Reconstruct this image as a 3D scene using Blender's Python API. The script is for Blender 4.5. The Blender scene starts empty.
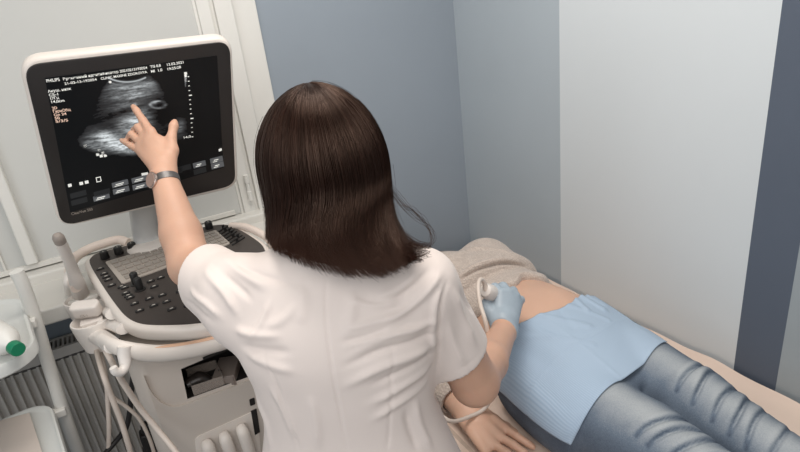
import bpy, bmesh, math, random
import numpy as np
from mathutils import Vector, Matrix
from mathutils.bvhtree import BVHTree
random.seed(4); rng = np.random.default_rng(4)
SC = bpy.context.scene
COL = SC.collection
# ------------------------------------------------------------------ camera
FPX = 550.0
PITCH = math.atan(550 / 1385.0); ROLL = math.radians(7.05); HEAD = math.radians(27.0)
CAM = np.array([0.0, 0.0, 1.6])
_fh = np.array([math.sin(HEAD), math.cos(HEAD), 0]); _rh = np.array([math.cos(HEAD), -math.sin(HEAD), 0])
FWD = _fh * math.cos(PITCH) - np.array([0, 0, math.sin(PITCH)])
_up = _fh * math.sin(PITCH) + np.array([0, 0, math.cos(PITCH)])
RT = math.cos(ROLL) * _rh - math.sin(ROLL) * _up
UP = math.sin(ROLL) * _rh + math.cos(ROLL) * _up
cd = bpy.data.cameras.new('camera'); cam = bpy.data.objects.new('camera', cd); COL.objects.link(cam)
cd.sensor_width = 36.0; cd.lens = FPX / 800 * 36.0; cd.clip_start = 0.02
M = Matrix.Identity(4)
for i in range(3):
    M[i][0] = RT[i]; M[i][1] = UP[i]; M[i][2] = -FWD[i]; M[i][3] = CAM[i]
cam.matrix_world = M
SC.camera = cam
# measuring helpers: sight lines of the photo meeting a known plane of the room
def ray(px, py): return FWD + RT * ((px - 400) / FPX) - UP * ((py - 226) / FPX)
def pz(px, py, z): d = ray(px, py); return CAM + d * ((z - CAM[2]) / d[2])
def py_(px, py, y): d = ray(px, py); return CAM + d * (y / d[1])
def pd(px, py, t): return CAM + ray(px, py) * t
def pplane(px, py, P, n):
    d = ray(px, py); return CAM + d * (np.dot(np.asarray(P) - CAM, n) / np.dot(d, n))
def nrm(v): v = np.asarray(v, float); return v / np.linalg.norm(v)
def A(*v): return np.array(v, float)
# ------------------------------------------------------------------ materials
def srgb(r, g, b):
    f = lambda c: (c / 255 / 12.92) if c / 255 <= 0.04045 else ((c / 255 + 0.055) / 1.055) ** 2.4
    return (f(r), f(g), f(b), 1)
MATS = {}
def mat(name, col, rough=0.6, var=0.06, scale=12, bump=0.0, bscale=80, metal=0, spec=0.5, sss=0, emit=0, coat=0, trans=0, alpha=1, sheen=0, stretch=None):
    if name in MATS: return MATS[name]
    m = bpy.data.materials.new(name); m.use_nodes = True; MATS[name] = m
    nt = m.node_tree; N = nt.nodes; L = nt.links; p = N['Principled BSDF']
    tc = N.new('ShaderNodeTexCoord'); mp = N.new('ShaderNodeMapping'); L.new(tc.outputs['Object'], mp.inputs['Vector'])
    if stretch: mp.inputs['Scale'].default_value = stretch
    nz = N.new('ShaderNodeTexNoise'); nz.inputs['Scale'].default_value = scale; nz.inputs['Detail'].default_value = 4
    L.new(mp.outputs['Vector'], nz.inputs['Vector'])
    rp = N.new('ShaderNodeValToRGB'); c = np.array(col[:3])
    rp.color_ramp.elements[0].position = 0.3; rp.color_ramp.elements[1].position = 0.7
    rp.color_ramp.elements[0].color = (*(c * (1 - var)), 1); rp.color_ramp.elements[1].color = (*np.clip(c * (1 + var), 0, 1), 1)
    L.new(nz.outputs['Fac'], rp.inputs['Fac']); L.new(rp.outputs['Color'], p.inputs['Base Color'])
    p.inputs['Roughness'].default_value = rough; p.inputs['Metallic'].default_value = metal
    p.inputs['Specular IOR Level'].default_value = spec
    if sss:
        p.inputs['Subsurface Weight'].default_value = sss; p.inputs['Subsurface Radius'].default_value = (0.012, 0.005, 0.003); p.inputs['Subsurface Scale'].default_value = 0.6
    if coat: p.inputs['Coat Weight'].default_value = coat
    if sheen: p.inputs['Sheen Weight'].default_value = sheen
    if trans: p.inputs['Transmission Weight'].default_value = trans
    if alpha < 1: p.inputs['Alpha'].default_value = alpha
    if emit:
        p.inputs['Emission Color'].default_value = col; p.inputs['Emission Strength'].default_value = emit
    if bump:
        b = N.new('ShaderNodeBump'); b.inputs['Strength'].default_value = bump; b.inputs['Distance'].default_value = 0.004
        n2 = N.new('ShaderNodeTexNoise'); n2.inputs['Scale'].default_value = bscale; n2.inputs['Detail'].default_value = 3
        L.new(mp.outputs['Vector'], n2.inputs['Vector']); L.new(n2.outputs['Fac'], b.inputs['Height']); L.new(b.outputs['Normal'], p.inputs['Normal'])
    return m
# ------------------------------------------------------------------ objects
def link(o, parent=None, loc=None):
    COL.objects.link(o)
    if parent is not None: o.parent = parent; o.matrix_parent_inverse = Matrix.Identity(4)
    return o
def tag(o, label=None, cat=None, group=None, kind=None):
    if label: o['label'] = label
    if cat: o['category'] = cat
    if group: o['group'] = group
    if kind: o['kind'] = kind
    return o
def thing(name, label, cat, loc, group=None):
    """Empty at the base of a thing; its children are built in world coordinates and shifted under it."""
    o = bpy.data.objects.new(name, None); o.empty_display_size = 0.05; COL.objects.link(o); o.location = Vector(loc)
    return tag(o, label, cat, group)
def worldloc(o):
    v = Vector((0, 0, 0))
    while o is not None: v += o.location; o = o.parent
    return v
def finish(name, bm, m, parent=None, smooth=True, bevel=0, sub=0, kind=None, label=None, angle=40):
    """bmesh in world coordinates -> one mesh object, origin at its parent's origin or its own base centre"""
    me = bpy.data.meshes.new(name)
    bmesh.ops.recalc_face_normals(bm, faces=bm.faces)
    bm.to_mesh(me); bm.free()
    return wrap(name, me, m, parent, smooth, bevel, sub, kind, label, angle)
def wrap(name, me, m, parent=None, smooth=True, bevel=0, sub=0, kind=None, label=None, angle=40):
    n = len(me.vertices); co = np.empty(n * 3); me.vertices.foreach_get('co', co); co = co.reshape(-1, 3)
    base = np.array([(co[:, 0].min() + co[:, 0].max()) / 2, (co[:, 1].min() + co[:, 1].max()) / 2, co[:, 2].min()])
    co -= base; me.vertices.foreach_set('co', co.ravel()); me.update()
    o = bpy.data.objects.new(name, me); COL.objects.link(o)
    if parent is not None:
        o.parent = parent; o.location = Vector(base) - worldloc(parent)
    else: o.location = Vector(base)
    for mm in (m if isinstance(m, (list, tuple)) else [m]): me.materials.append(mm)
    if smooth:
        me.polygons.foreach_set('use_smooth', [True] * len(me.polygons))
        if angle < 180:
            try: me.set_sharp_from_angle(angle=math.radians(angle))
            except Exception: pass
    if bevel:
        b = o.modifiers.new('bevel', 'BEVEL'); b.width = bevel; b.segments = 3; b.limit_method = 'ANGLE'; b.angle_limit = math.radians(35); b.harden_normals = False
    if sub:
        s = o.modifiers.new('subsurf', 'SUBSURF'); s.levels = sub; s.render_levels = sub
    if kind: o['kind'] = kind
    if label: o['label'] = label
    return o
def B(): return bmesh.new()
def box(bm, c, s, R=None, mi=0):
    r = bmesh.ops.create_cube(bm, size=1.0)
    vs = r['verts']
    for v in vs:
        p = np.array(v.co) * np.array(s)
        if R is not None: p = np.asarray(R) @ p
        v.co = Vector(p + np.array(c))
    for f in {f for v in vs for f in v.link_faces}: f.material_index = mi
    return vs
def frame_from(z, x=None):
    z = nrm(z); x = np.array([1., 0, 0]) if x is None else np.asarray(x, float)
    x = x - z * np.dot(x, z)
    if np.linalg.norm(x) < 1e-5: x = np.array([0., 1, 0]) - z * z[1]
    x = nrm(x); y = np.cross(z, x); return x, y, z
def lathe(bm, P, axis, prof, n=20, x=None, mi=0, cap=True):
    """prof = [(height, radius)...] about axis from P"""
    X, Y, Z = frame_from(axis, x); rings = []
    for h, r in prof:
        rings.append([bm.verts.new(Vector(np.asarray(P) + Z * h + (X * math.cos(a) + Y * math.sin(a)) * r)) for a in np.linspace(0, 2 * math.pi, n, endpoint=False)])
    for a, b in zip(rings, rings[1:]):
        for i in range(n):
            f = bm.faces.new((a[i], a[(i + 1) % n], b[(i + 1) % n], b[i])); f.material_index = mi
    if cap:
        for r in (rings[0], rings[-1]):
            try: f = bm.faces.new(r); f.material_index = mi
            except ValueError: pass
def catmull(P, n=8, closed=False):
    P = [np.asarray(p, float) for p in P]; out = []; m = len(P)
    rngi = range(m if closed else m - 1)
    for i in rngi:
        if closed: p0, p1, p2, p3 = P[(i - 1) % m], P[i], P[(i + 1) % m], P[(i + 2) % m]
        else: p1, p2 = P[i], P[i + 1]; p0 = P[i - 1] if i > 0 else 2 * p1 - p2; p3 = P[i + 2] if i + 2 < m else 2 * p2 - p1
        for k in range(n):
            t = k / n
            out.append(0.5 * (2 * p1 + (p2 - p0) * t + (2 * p0 - 5 * p1 + 4 * p2 - p3) * t * t + (3 * p1 - p0 - 3 * p2 + p3) * t ** 3))
    if not closed: out.append(P[-1])
    return out
def tube(bm, pts, r, n=10, flat=None, up=None, mi=0, smooth=8, cap=True):
    """swept tube; r number or list per control point; flat=(a,b) scales the section along side / up"""
    ctr = catmull(pts, smooth) if smooth > 1 else [np.asarray(p, float) for p in pts]
    m = len(ctr)
    rr = np.full(m, r, float) if np.isscalar(r) else np.interp(np.linspace(0, len(r) - 1, m), range(len(r)), r)
    prev = None; rings = []
    for i, p in enumerate(ctr):
        t = nrm(ctr[min(i + 1, m - 1)] - ctr[max(i - 1, 0)])
        if up is not None: s = nrm(np.cross(t, up))
        elif prev is None: s = frame_from(t)[0]
        else: s = nrm(prev - t * np.dot(prev, t))
        prev = s; u = np.cross(s, t); a, b = flat or (1, 1)
        rings.append([bm.verts.new(Vector(p + (s * math.cos(q) * a + u * math.sin(q) * b) * rr[i])) for q in np.linspace(0, 2 * math.pi, n, endpoint=False)])
    for a, b in zip(rings, rings[1:]):
        for i in range(n):
            f = bm.faces.new((a[i], a[(i + 1) % n], b[(i + 1) % n], b[i])); f.material_index = mi
    if cap: 
        for q in (rings[0][::-1], rings[-1]): f = bm.faces.new(q); f.material_index = mi
def slab(bm, outline, down, mi=0, mi_side=None, rim=0.0):
    """closed outline (top) extruded along vector down; rim>0 rounds the top edge"""
    o = [np.asarray(p, float) for p in outline]; c = sum(o) / len(o); d = np.asarray(down, float); L = np.linalg.norm(d); dn = d / L
    rings = []
    if rim:
        for k in range(4):
            a = math.pi / 2 * k / 3
            rings.append([p + nrm(c - p) * rim * (1 - math.sin(a)) + dn * rim * (1 - math.cos(a)) for p in o])
    else: rings.append(o)
    if rim:
        for k in range(4):
            a = math.pi / 2 * k / 3
            rings.append([p + nrm(c - p) * rim * (1 - math.cos(a)) + dn * (L - rim + rim * math.sin(a)) for p in o])
    else: rings.append([p + d for p in o])
    V = [[bm.verts.new(Vector(p)) for p in r] for r in rings]; n = len(o)
    for a, b in zip(V, V[1:]):
        for i in range(n):
            f = bm.faces.new((a[i], a[(i + 1) % n], b[(i + 1) % n], b[i])); f.material_index = mi if mi_side is None else mi_side
    f = bm.faces.new(V[0][::-1]); f.material_index = mi
    f = bm.faces.new(V[-1]); f.material_index = mi if mi_side is None else mi_side
def rrect(w, h, r, n=6):
    pts = []
    for cx, cy, a0 in ((w / 2 - r, h / 2 - r, 0), (-w / 2 + r, h / 2 - r, 90), (-w / 2 + r, -h / 2 + r, 180), (w / 2 - r, -h / 2 + r, 270)):
        for k in range(n + 1):
            a = math.radians(a0 + 90 * k / n); pts.append((cx + r * math.cos(a), cy + r * math.sin(a)))
    return pts
def poly_mesh(bm, pts, mi=0):
    f = bm.faces.new([bm.verts.new(Vector(p)) for p in pts]); f.material_index = mi; return f
def text_into(bm, s, P, X, Y, size, mi=0, align='LEFT', off=0.0006):
    cu = bpy.data.curves.new('t', 'FONT'); cu.body = s; cu.size = size; cu.align_x = align; cu.offset = size * 0.012
    to = bpy.data.objects.new('t', cu); COL.objects.link(to)
    dg = bpy.context.evaluated_depsgraph_get(); me = bpy.data.meshes.new_from_object(to.evaluated_get(dg))
    X = nrm(X); Y = nrm(Y); Z = np.cross(X, Y)
    vs = [bm.verts.new(Vector(np.asarray(P) + X * v.co.x + Y * v.co.y + Z * off)) for v in me.vertices]
    for p in me.polygons:
        try: f = bm.faces.new([vs[i] for i in p.vertices]); f.material_index = mi
        except ValueError: pass
    bpy.data.objects.remove(to); bpy.data.meshes.remove(me); bpy.data.curves.remove(cu)
# ------------------------------------------------------------------ implicit surfaces for bodies and clothes
class Field:
    def __init__(s, lo, hi, h):
        s.lo = np.array(lo, float); s.h = h
        s.n = np.ceil((np.array(hi, float) - s.lo) / h).astype(int) + 1
        s.ax = [(s.lo[i] + np.arange(s.n[i]) * h).astype(np.float32) for i in range(3)]
        s.D = np.full(s.n, 0.5, np.float32)
    def sub(s, lo, hi):
        sl = []
        for i in range(3):
            a = max(0, int(math.floor((lo[i] - s.lo[i]) / s.h))); b = min(s.n[i], int(math.ceil((hi[i] - s.lo[i]) / s.h)) + 1)
            if b <= a: return None, None
            sl.append(slice(a, b))
        g = np.meshgrid(*[s.ax[i][sl[i]] for i in range(3)], indexing='ij', sparse=True)
        return tuple(sl), g
    def comb(s, sl, d, k, mode):
        D = s.D[sl]
        if mode == 'cut': d = -d; 
        if mode in ('cut', 'and'):
            if k > 0:
                h = np.clip(0.5 - 0.5 * (D - d) / k, 0, 1); s.D[sl] = D * (1 - h) + d * h + k * h * (1 - h)
            else: s.D[sl] = np.maximum(D, d)
        elif k > 0:
            h = np.clip(0.5 + 0.5 * (D - d) / k, 0, 1); s.D[sl] = D * (1 - h) + d * h - k * h * (1 - h)
        else: s.D[sl] = np.minimum(D, d)
    def cone(s, a, b, r1, r2, k=0.01, flat=None, mode='add'):
        """tapered capsule; flat=(direction, factor) squashes it along a direction"""
        a = np.asarray(a, float); b = np.asarray(b, float); mg = max(r1, r2) + k + 3 * s.h + 0.012
        sl, g = s.sub(np.minimum(a, b) - mg, np.maximum(a, b) + mg)
        if sl is None: return
        ba = b - a; L2 = max(float(ba @ ba), 1e-9)
        p = [g[i] - np.float32(a[i]) for i in range(3)]
        t = np.clip((p[0] * ba[0] + p[1] * ba[1] + p[2] * ba[2]) / L2, 0, 1)
        q = [p[i] - t * ba[i] for i in range(3)]
        d2 = q[0] ** 2 + q[1] ** 2 + q[2] ** 2
        if flat is not None:
            n = nrm(flat[0]); w = q[0] * n[0] + q[1] * n[1] + q[2] * n[2]; d2 = d2 + w * w * (1 / flat[1] ** 2 - 1)
        s.comb(sl, np.sqrt(np.maximum(d2, 0)) - (r1 + t * (r2 - r1)), k, mode)
    def chain(s, pts, rad, k=0.006, flat=None, mode='add'):
        for i in range(len(pts) - 1): s.cone(pts[i], pts[i + 1], rad[i], rad[i + 1], k, flat, mode)
    def ell(s, c, r, R=None, k=0.01, mode='add'):
        R = np.eye(3) if R is None else np.asarray(R, float)  # rows = axes
        c = np.asarray(c, float); r = np.asarray(r, float); mg = r.max() + k + 3 * s.h + 0.012
        sl, g = s.sub(c - mg, c + mg)
        if sl is None: return
        p = [g[i] - np.float32(c[i]) for i in range(3)]
        k0 = 0; k1 = 0
        for j in range(3):
            q = p[0] * R[j, 0] + p[1] * R[j, 1] + p[2] * R[j, 2]; k0 = k0 + (q / r[j]) ** 2; k1 = k1 + (q / r[j] ** 2) ** 2
        k0 = np.sqrt(k0); k1 = np.sqrt(k1) + 1e-6
        s.comb(sl, k0 * (k0 - 1) / k1, k, mode)
    def loft(s, O, X, Y, Z, st, k=0.01, mode='add', grow=0.0):
        """stations (w, cu, cv, a, b, n) along Z from O; superellipse sections"""
        O = np.asarray(O, float); st = np.array(st, float); w = st[:, 0]
        if w[0] > w[-1]: st = st[::-1]; w = st[:, 0]
        ww = np.linspace(w[0], w[-1], 200); tab = []
        for j in range(1, 6):
            y = st[:, j]; m = np.gradient(y, w)
            i = np.clip(np.searchsorted(w, ww, 'right') - 1, 0, len(w) - 2); hh = w[i + 1] - w[i]; t = (ww - w[i]) / hh
            tab.append((2 * t ** 3 - 3 * t ** 2 + 1) * y[i] + (t ** 3 - 2 * t ** 2 + t) * hh * m[i] + (-2 * t ** 3 + 3 * t ** 2) * y[i + 1] + (t ** 3 - t ** 2) * hh * m[i + 1])
        cor = []
        for q in st:
            c = O + Z * q[0] + X * q[1] + Y * q[2]; e = max(q[3], q[4]) + grow
            cor += [c - e, c + e]
        cor = np.array(cor); mg = k + 3 * s.h + 0.015
        sl, g = s.sub(cor.min(0) - mg, cor.max(0) + mg)
        if sl is None: return
        p = [g[i] - np.float32(O[i]) for i in range(3)]
        U, V, W = [(p[0] * ax[0] + p[1] * ax[1] + p[2] * ax[2]).astype(np.float32) for ax in (X, Y, Z)]
        T = [np.interp(W, ww, t).astype(np.float32) for t in tab]
        a = T[2] + grow; b = T[3] + grow; n = T[4]
        d = ((np.abs((U - T[0]) / a) ** n + np.abs((V - T[1]) / b) ** n + 1e-9) ** (1 / n) - 1) * np.minimum(a, b)
        cap = np.maximum(w[0] - W, W - w[-1]); rr = 0.02
        d = np.where((cap > -rr) & (d > -rr), np.sqrt(np.maximum(cap + rr, 0) ** 2 + np.maximum(d + rr, 0) ** 2) - rr, np.maximum(d, cap))
        s.comb(sl, d, k, mode)
    def half(s, P, n, k=0.0, lo=None, hi=None):
        """keep the side of the plane that n points away from"""
        n = nrm(n); lo = s.lo if lo is None else lo; hi = s.lo + s.n * s.h if hi is None else hi
        sl, g = s.sub(lo, hi); P = np.asarray(P, float)
        d = (g[0] - P[0]) * n[0] + (g[1] - P[1]) * n[1] + (g[2] - P[2]) * n[2]
        s.comb(sl, d, k, 'and')
    def mesh(s, smooth=2, lam=0.5):
        D = s.D; n = D.shape; S = D < 0
        cr = np.zeros((n[0] - 1, n[1] - 1, n[2] - 1), np.int8)
        for i in (0, 1):
            for j in (0, 1):
                for k in (0, 1): cr += S[i:n[0] - 1 + i, j:n[1] - 1 + j, k:n[2] - 1 + k]
        act = (cr > 0) & (cr < 8); idx = np.full(act.shape, -1, np.int64); ci = np.argwhere(act); idx[act] = np.arange(len(ci))
        acc = np.zeros((len(ci), 3)); cnt = np.zeros(len(ci))
        cs = [(i, j, k) for i in (0, 1) for j in (0, 1) for k in (0, 1)]
        for a in cs:
            for ax in range(3):
                if a[ax]: continue
                b = list(a); b[ax] = 1
                da = D[ci[:, 0] + a[0], ci[:, 1] + a[1], ci[:, 2] + a[2]]; db = D[ci[:, 0] + b[0], ci[:, 1] + b[1], ci[:, 2] + b[2]]
                m = (da < 0) != (db < 0); t = np.where(m, da / np.where(m, da - db, 1), 0)
                pos = np.tile(np.array(a, float), (len(ci), 1)); pos[:, ax] = t
                acc[m] += pos[m]; cnt[m] += 1
        V = s.lo + (ci + acc / cnt[:, None]) * s.h
        F = []
        for ax in range(3):
            sa = [slice(1, n[0] - 1), slice(1, n[1] - 1), slice(1, n[2] - 1)]; sb = list(sa)
            sa[ax] = slice(0, n[ax] - 1); sb[ax] = slice(1, n[ax])
            a = S[tuple(sa)]; b = S[tuple(sb)]; e = np.argwhere(a != b)
            off = np.array([1, 1, 1]); off[ax] = 0; e = e + off
            flip = S[e[:, 0], e[:, 1], e[:, 2]]
            u, v = (ax + 1) % 3, (ax + 2) % 3; q = []
            for du, dv in ((0, 0), (1, 0), (1, 1), (0, 1)):
                c = e.copy(); c[:, u] -= du; c[:, v] -= dv; q.append(idx[c[:, 0], c[:, 1], c[:, 2]])
            q = np.stack(q, 1); q[~flip] = q[~flip][:, ::-1]
            F.append(q)
        F = np.concatenate(F); F = F[(F >= 0).all(1)]
        for _ in range(smooth): V = relax(V, F, lam); V = relax(V, F, -lam * 1.02)
        return V, F
def relax(V, F, lam):
    E = np.concatenate([F[:, [0, 1]], F[:, [1, 2]], F[:, [2, 3]], F[:, [3, 0]]])
    S = np.empty_like(V); c = np.bincount(E[:, 0], minlength=len(V)) + np.bincount(E[:, 1], minlength=len(V))
    for j in range(3):
        S[:, j] = np.bincount(E[:, 0], V[E[:, 1], j], len(V)) + np.bincount(E[:, 1], V[E[:, 0], j], len(V))
    return V + lam * (S / np.maximum(c, 1)[:, None] - V)
def vnormals(V, F):
    n = np.cross(V[F[:, 2]] - V[F[:, 0]], V[F[:, 3]] - V[F[:, 1]]); N = np.zeros_like(V)
    for i in range(4):
        for j in range(3): N[:, j] += np.bincount(F[:, i], n[:, j], len(V))
    return N / (np.linalg.norm(N, axis=1)[:, None] + 1e-12)
def segdist(V, pts):
    best = np.full(len(V), 9.0)
    for a, b in zip(pts, pts[1:]):
        ba = b - a; t = np.clip(((V - a) @ ba) / max(ba @ ba, 1e-9), 0, 1)
        best = np.minimum(best, np.linalg.norm(V - a - t[:, None] * ba, axis=1))
    return best
def folds(V, F, strokes):
    """strokes: (polyline 3D, width, height) raised (or sunk) along the surface normal, fading to the ends"""
    N = vnormals(V, F); disp = np.zeros(len(V))
    for pts, w, a in strokes:
        pts = [np.asarray(p, float) for p in catmull(pts, 5)]; P = np.array(pts)
        near = np.nonzero(((V > P.min(0) - 3 * w) & (V < P.max(0) + 3 * w)).all(1))[0]
        if not len(near): continue
        Q = V[near]; best = np.full(len(Q), 9.0); par = np.zeros(len(Q)); m = len(pts) - 1
        for i in range(m):
            ba = pts[i + 1] - pts[i]; t = np.clip(((Q - pts[i]) @ ba) / max(ba @ ba, 1e-9), 0, 1)
            d = np.linalg.norm(Q - pts[i] - t[:, None] * ba, axis=1); u = d < best; best[u] = d[u]; par[u] = (i + t[u]) / m
        disp[near] += a * np.exp(-(best / w) ** 2) * np.clip(np.minimum(par, 1 - par) * 4 + 0.15, 0, 1)
    return V + N * disp[:, None]
def mesh_np(name, V, F):
    me = bpy.data.meshes.new(name); me.vertices.add(len(V)); me.vertices.foreach_set('co', V.astype(np.float32).ravel())
    k = F.shape[1]; me.loops.add(len(F) * k); me.loops.foreach_set('vertex_index', F.astype(np.int32).ravel())
    me.polygons.add(len(F)); me.polygons.foreach_set('loop_start', np.arange(len(F), dtype=np.int32) * k)
    try: me.polygons.foreach_set('loop_total', np.full(len(F), k, np.int32))
    except Exception: pass
    me.update(calc_edges=True); me.validate(); return me
def body(name, V, F, m, parent=None, label=None): return wrap(name, mesh_np(name, V, F), m, parent, True, label=label, angle=180)
def bvh(V, F): return BVHTree.FromPolygons([tuple(v) for v in V], [tuple(int(i) for i in f) for f in F])
def on_surface(tree, pxs):
    out = []
    for x, y in pxs:
        h = tree.ray_cast(Vector(CAM), Vector(nrm(ray(x, y))))
        if h[0] is not None: out.append(np.array(h[0]))
    return out
# ================================================================== SETTING
M_blue = mat('blue_wall_paint', srgb(146, 155, 164), .85, .02, 3, .05, 300)
M_blue2 = mat('blue_grey_side_paint', srgb(172, 181, 187), .85, .02, 3, .05, 300)
M_pale = mat('pale_grey_panel_paint', srgb(212, 217, 219), .7, .015, 2, .03, 300)
M_dark = mat('dark_slate_paint', srgb(88, 97, 111), .8, .03, 3, .05, 300)
M_grey = mat('mid_grey_paint', srgb(156, 164, 168), .8, .03, 3, .05, 300)
M_navy = mat('navy_lower_paint', srgb(72, 90, 118), .8, .04, 4, .05, 300)
M_floor = mat('grey_vinyl_floor', srgb(120, 122, 124), .5, .08, 6, .05, 60)
M_ceil = mat('white_ceiling', srgb(225, 224, 220), .9, .02, 4)
M_white = mat('white_upvc', srgb(222, 220, 214), .45, .02, 6)
M_blind = mat('pale_blind_fabric', srgb(198, 198, 194), .8, .02, 2.5, .04, 400)
M_sill = mat('white_sill_laminate', srgb(216, 213, 206), .5, .03, 5)
WX, DY = 1.243, 1.792
def quadf(bm, pts, mi=0): return poly_mesh(bm, pts, mi)
bm = B()
ys = [(-2.2, .552, 3), (.552, .654, 2), (.654, 1.262, 1), (1.262, DY, 0)]
for a, b, mi in ys:
    box(bm, (WX + .05, (a + b) / 2, 1.3), (.1, b - a, 2.6), mi=mi)
finish('wall_right', bm, [M_blue2, M_pale, M_dark, M_grey], smooth=False, kind='structure', label='side wall painted in blue grey, pale grey and dark slate vertical bands')
bm = B(); box(bm, (.0, DY + .05, 1.3), (2.49, .1, 2.6))
finish('wall_back', bm, M_blue, smooth=False, kind='structure', label='blue painted wall with the window')
bm = B(); box(bm, (0, -.2, -.05), (2.8, 4.2, .1)); finish('floor', bm, M_floor, smooth=False, kind='structure')
bm = B(); box(bm, (0, 1.0, 2.62), (2.8, 2.0, .04)); finish('ceiling', bm, M_ceil, smooth=False, kind='structure')
# window with lowered blind
win = thing('window_1', 'white framed window behind the monitor with its pale blind down', 'window', (-.4, DY, 1.02)); win['kind'] = 'structure'
del win['category']
bm = B(); box(bm, (-.42, DY - .012, 1.78), (1.5, .018, 1.5)); finish('blind', bm, M_blind, win, smooth=False)
bm = B()
for x0, x1, y in ((.325, .335, .024), (.335, .372, .030), (.372, .384, .022), (.384, .436, .034), (.436, .512, .012)):
    box(bm, ((x0 + x1) / 2, DY - y / 2, 1.79), (x1 - x0, y, 1.56))
finish('window_frame', bm, M_white, win, bevel=.002)
bm = B(); box(bm, (-.268, DY - .022, 1.80), (.030, .044, 1.50)); finish('sash_bar', bm, M_white, win, bevel=.004)
bm = B(); box(bm, (-.335, DY - .014, 1.79), (.006, .028, 1.50)); box(bm, (-.42, DY - .016, 1.04), (1.45, .03, .014)); finish('sash_edge', bm, M_sill, win, bevel=.001)
bm = B(); lathe(bm, (.362, DY - .04, 1.07), (0, 0, 1), [(0, .008), (.03, .008), (.032, .006), (.058, .006), (.06, .008), (.085, .008)], 12); finish('hinge', bm, M_white, win)
bm = B(); box(bm, (-.445, 1.655, .978), (1.9, .27, .044)); box(bm, (-.445, 1.755, .995), (1.9, .07, .066))
tag(finish('trim_1', bm, M_sill, bevel=.006), 'white window sill behind the ultrasound machine', None, None, 'structure')
# radiator
M_rad = mat('white_radiator_enamel', srgb(192, 187, 180), .5, .03, 8)
M_slot = mat('dark_slot', srgb(84, 81, 77), .8)
rad = thing('radiator', 'white ribbed panel radiator under the window sill', 'radiator', (-.35, 1.73, .12))
RY = 1.695
bm = B(); n = 46; x0, x1 = -1.0, -.03; xs = []
for i in range(n):
    a = x0 + (x1 - x0) * i / n; w = (x1 - x0) / n
    xs += [(a, RY), (a + w * .3, RY), (a + w * .42, RY + .012), (a + w * .88, RY + .012)]
xs.append((x1, RY)); lo = [bm.verts.new((x, y, .16)) for x, y in xs]; hi = [bm.verts.new((x, y, .745)) for x, y in xs]; top = [bm.verts.new((x, RY + .004, .775)) for x, y in xs]
for r0, r1 in ((lo, hi), (hi, top)):
    for i in range(len(xs) - 1): bm.faces.new((r0[i], r0[i + 1], r1[i + 1], r1[i]))
box(bm, ((x0 + x1) / 2, RY + .045, .46), (x1 - x0, .05, .6))
finish('radiator_panel', bm, M_rad, rad, angle=25)
bm = B()
box(bm, ((x0 + x1) / 2, RY + .004, .79), (x1 - x0, .012, .03)); box(bm, ((x0 + x1) / 2, RY + .070, .79), (x1 - x0, .010, .03)); box(bm, ((x0 + x1) / 2, RY + .038, .768), (x1 - x0, .07, .006), mi=1)
for i in range(80):
    box(bm, (x0 + .008 + (x1 - x0 - .016) * i / 79, RY + .038, .795), (.0055, .07, .016))
finish('radiator_grille', bm, [M_rad, M_slot], rad, smooth=False)
bm = B()
for x in (-.9, -.12):
    bm = B(); box(bm, (x, RY + .082, .5), (.04, .024, .04)); finish('wall_bracket', bm, M_rad, rad, smooth=False)

# ================================================================== ULTRASOUND MACHINE
M_mw = mat('machine_white_plastic', srgb(220, 211, 202), .42, .02, 5)
M_mw2 = mat('machine_grey_white_plastic', srgb(196, 186, 176), .48, .02, 5)
M_peach = mat('peach_trim', srgb(222, 180, 150), .5)
M_bez = mat('monitor_black_bezel', srgb(40, 36, 34), .38, .05, 20)
M_scr = mat('screen_black_glass', srgb(13, 15, 17), .32, .15, 3, spec=.35)
M_face = mat('console_charcoal', srgb(64, 57, 53), .5, .04, 20, .04, 500)
M_key = mat('keyboard_cover_cream', srgb(176, 166, 156), .35, .04, 40)
M_key2 = mat('key_cap_cream', srgb(150, 141, 132), .35, .05, 40)
M_blk = mat('black_rubber', srgb(26, 24, 23), .45, .1, 20)
M_mark = mat('button_legend', srgb(205, 198, 188), .5)
M_metal = mat('brushed_arm_metal', srgb(196, 196, 194), .35, .03, 20, metal=.1)
mach = thing('ultrasound_machine', 'white ultrasound machine with a tilted black monitor and a charcoal control console', 'ultrasound machine', (.09, 1.38, 0))
# ---- monitor plane, measured from its four corners
PTL, PTR, PBR, PBL = A(-.103, 1.37, 1.591), A(.317, 1.356, 1.585), A(.273, 1.455, 1.207), A(-.147, 1.468, 1.213)
mc = (PTL + PTR + PBR + PBL) / 4; mr = nrm(PTR - PTL + PBR - PBL); md = nrm(PBL - PTL + PBR - PTR); mn = nrm(np.cross(md, mr))
if np.dot(mn, CAM - mc) < 0: mn = -mn
def mp_(px, py, off=0.0):
    p = pplane(px, py, mc, mn); return p + mn * off
def muv(px, py): p = mp_(px, py) - mc; return np.array([p @ mr, p @ md])
def mpt(u, v, off=0): return mc + mr * u + md * v + mn * off
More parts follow.
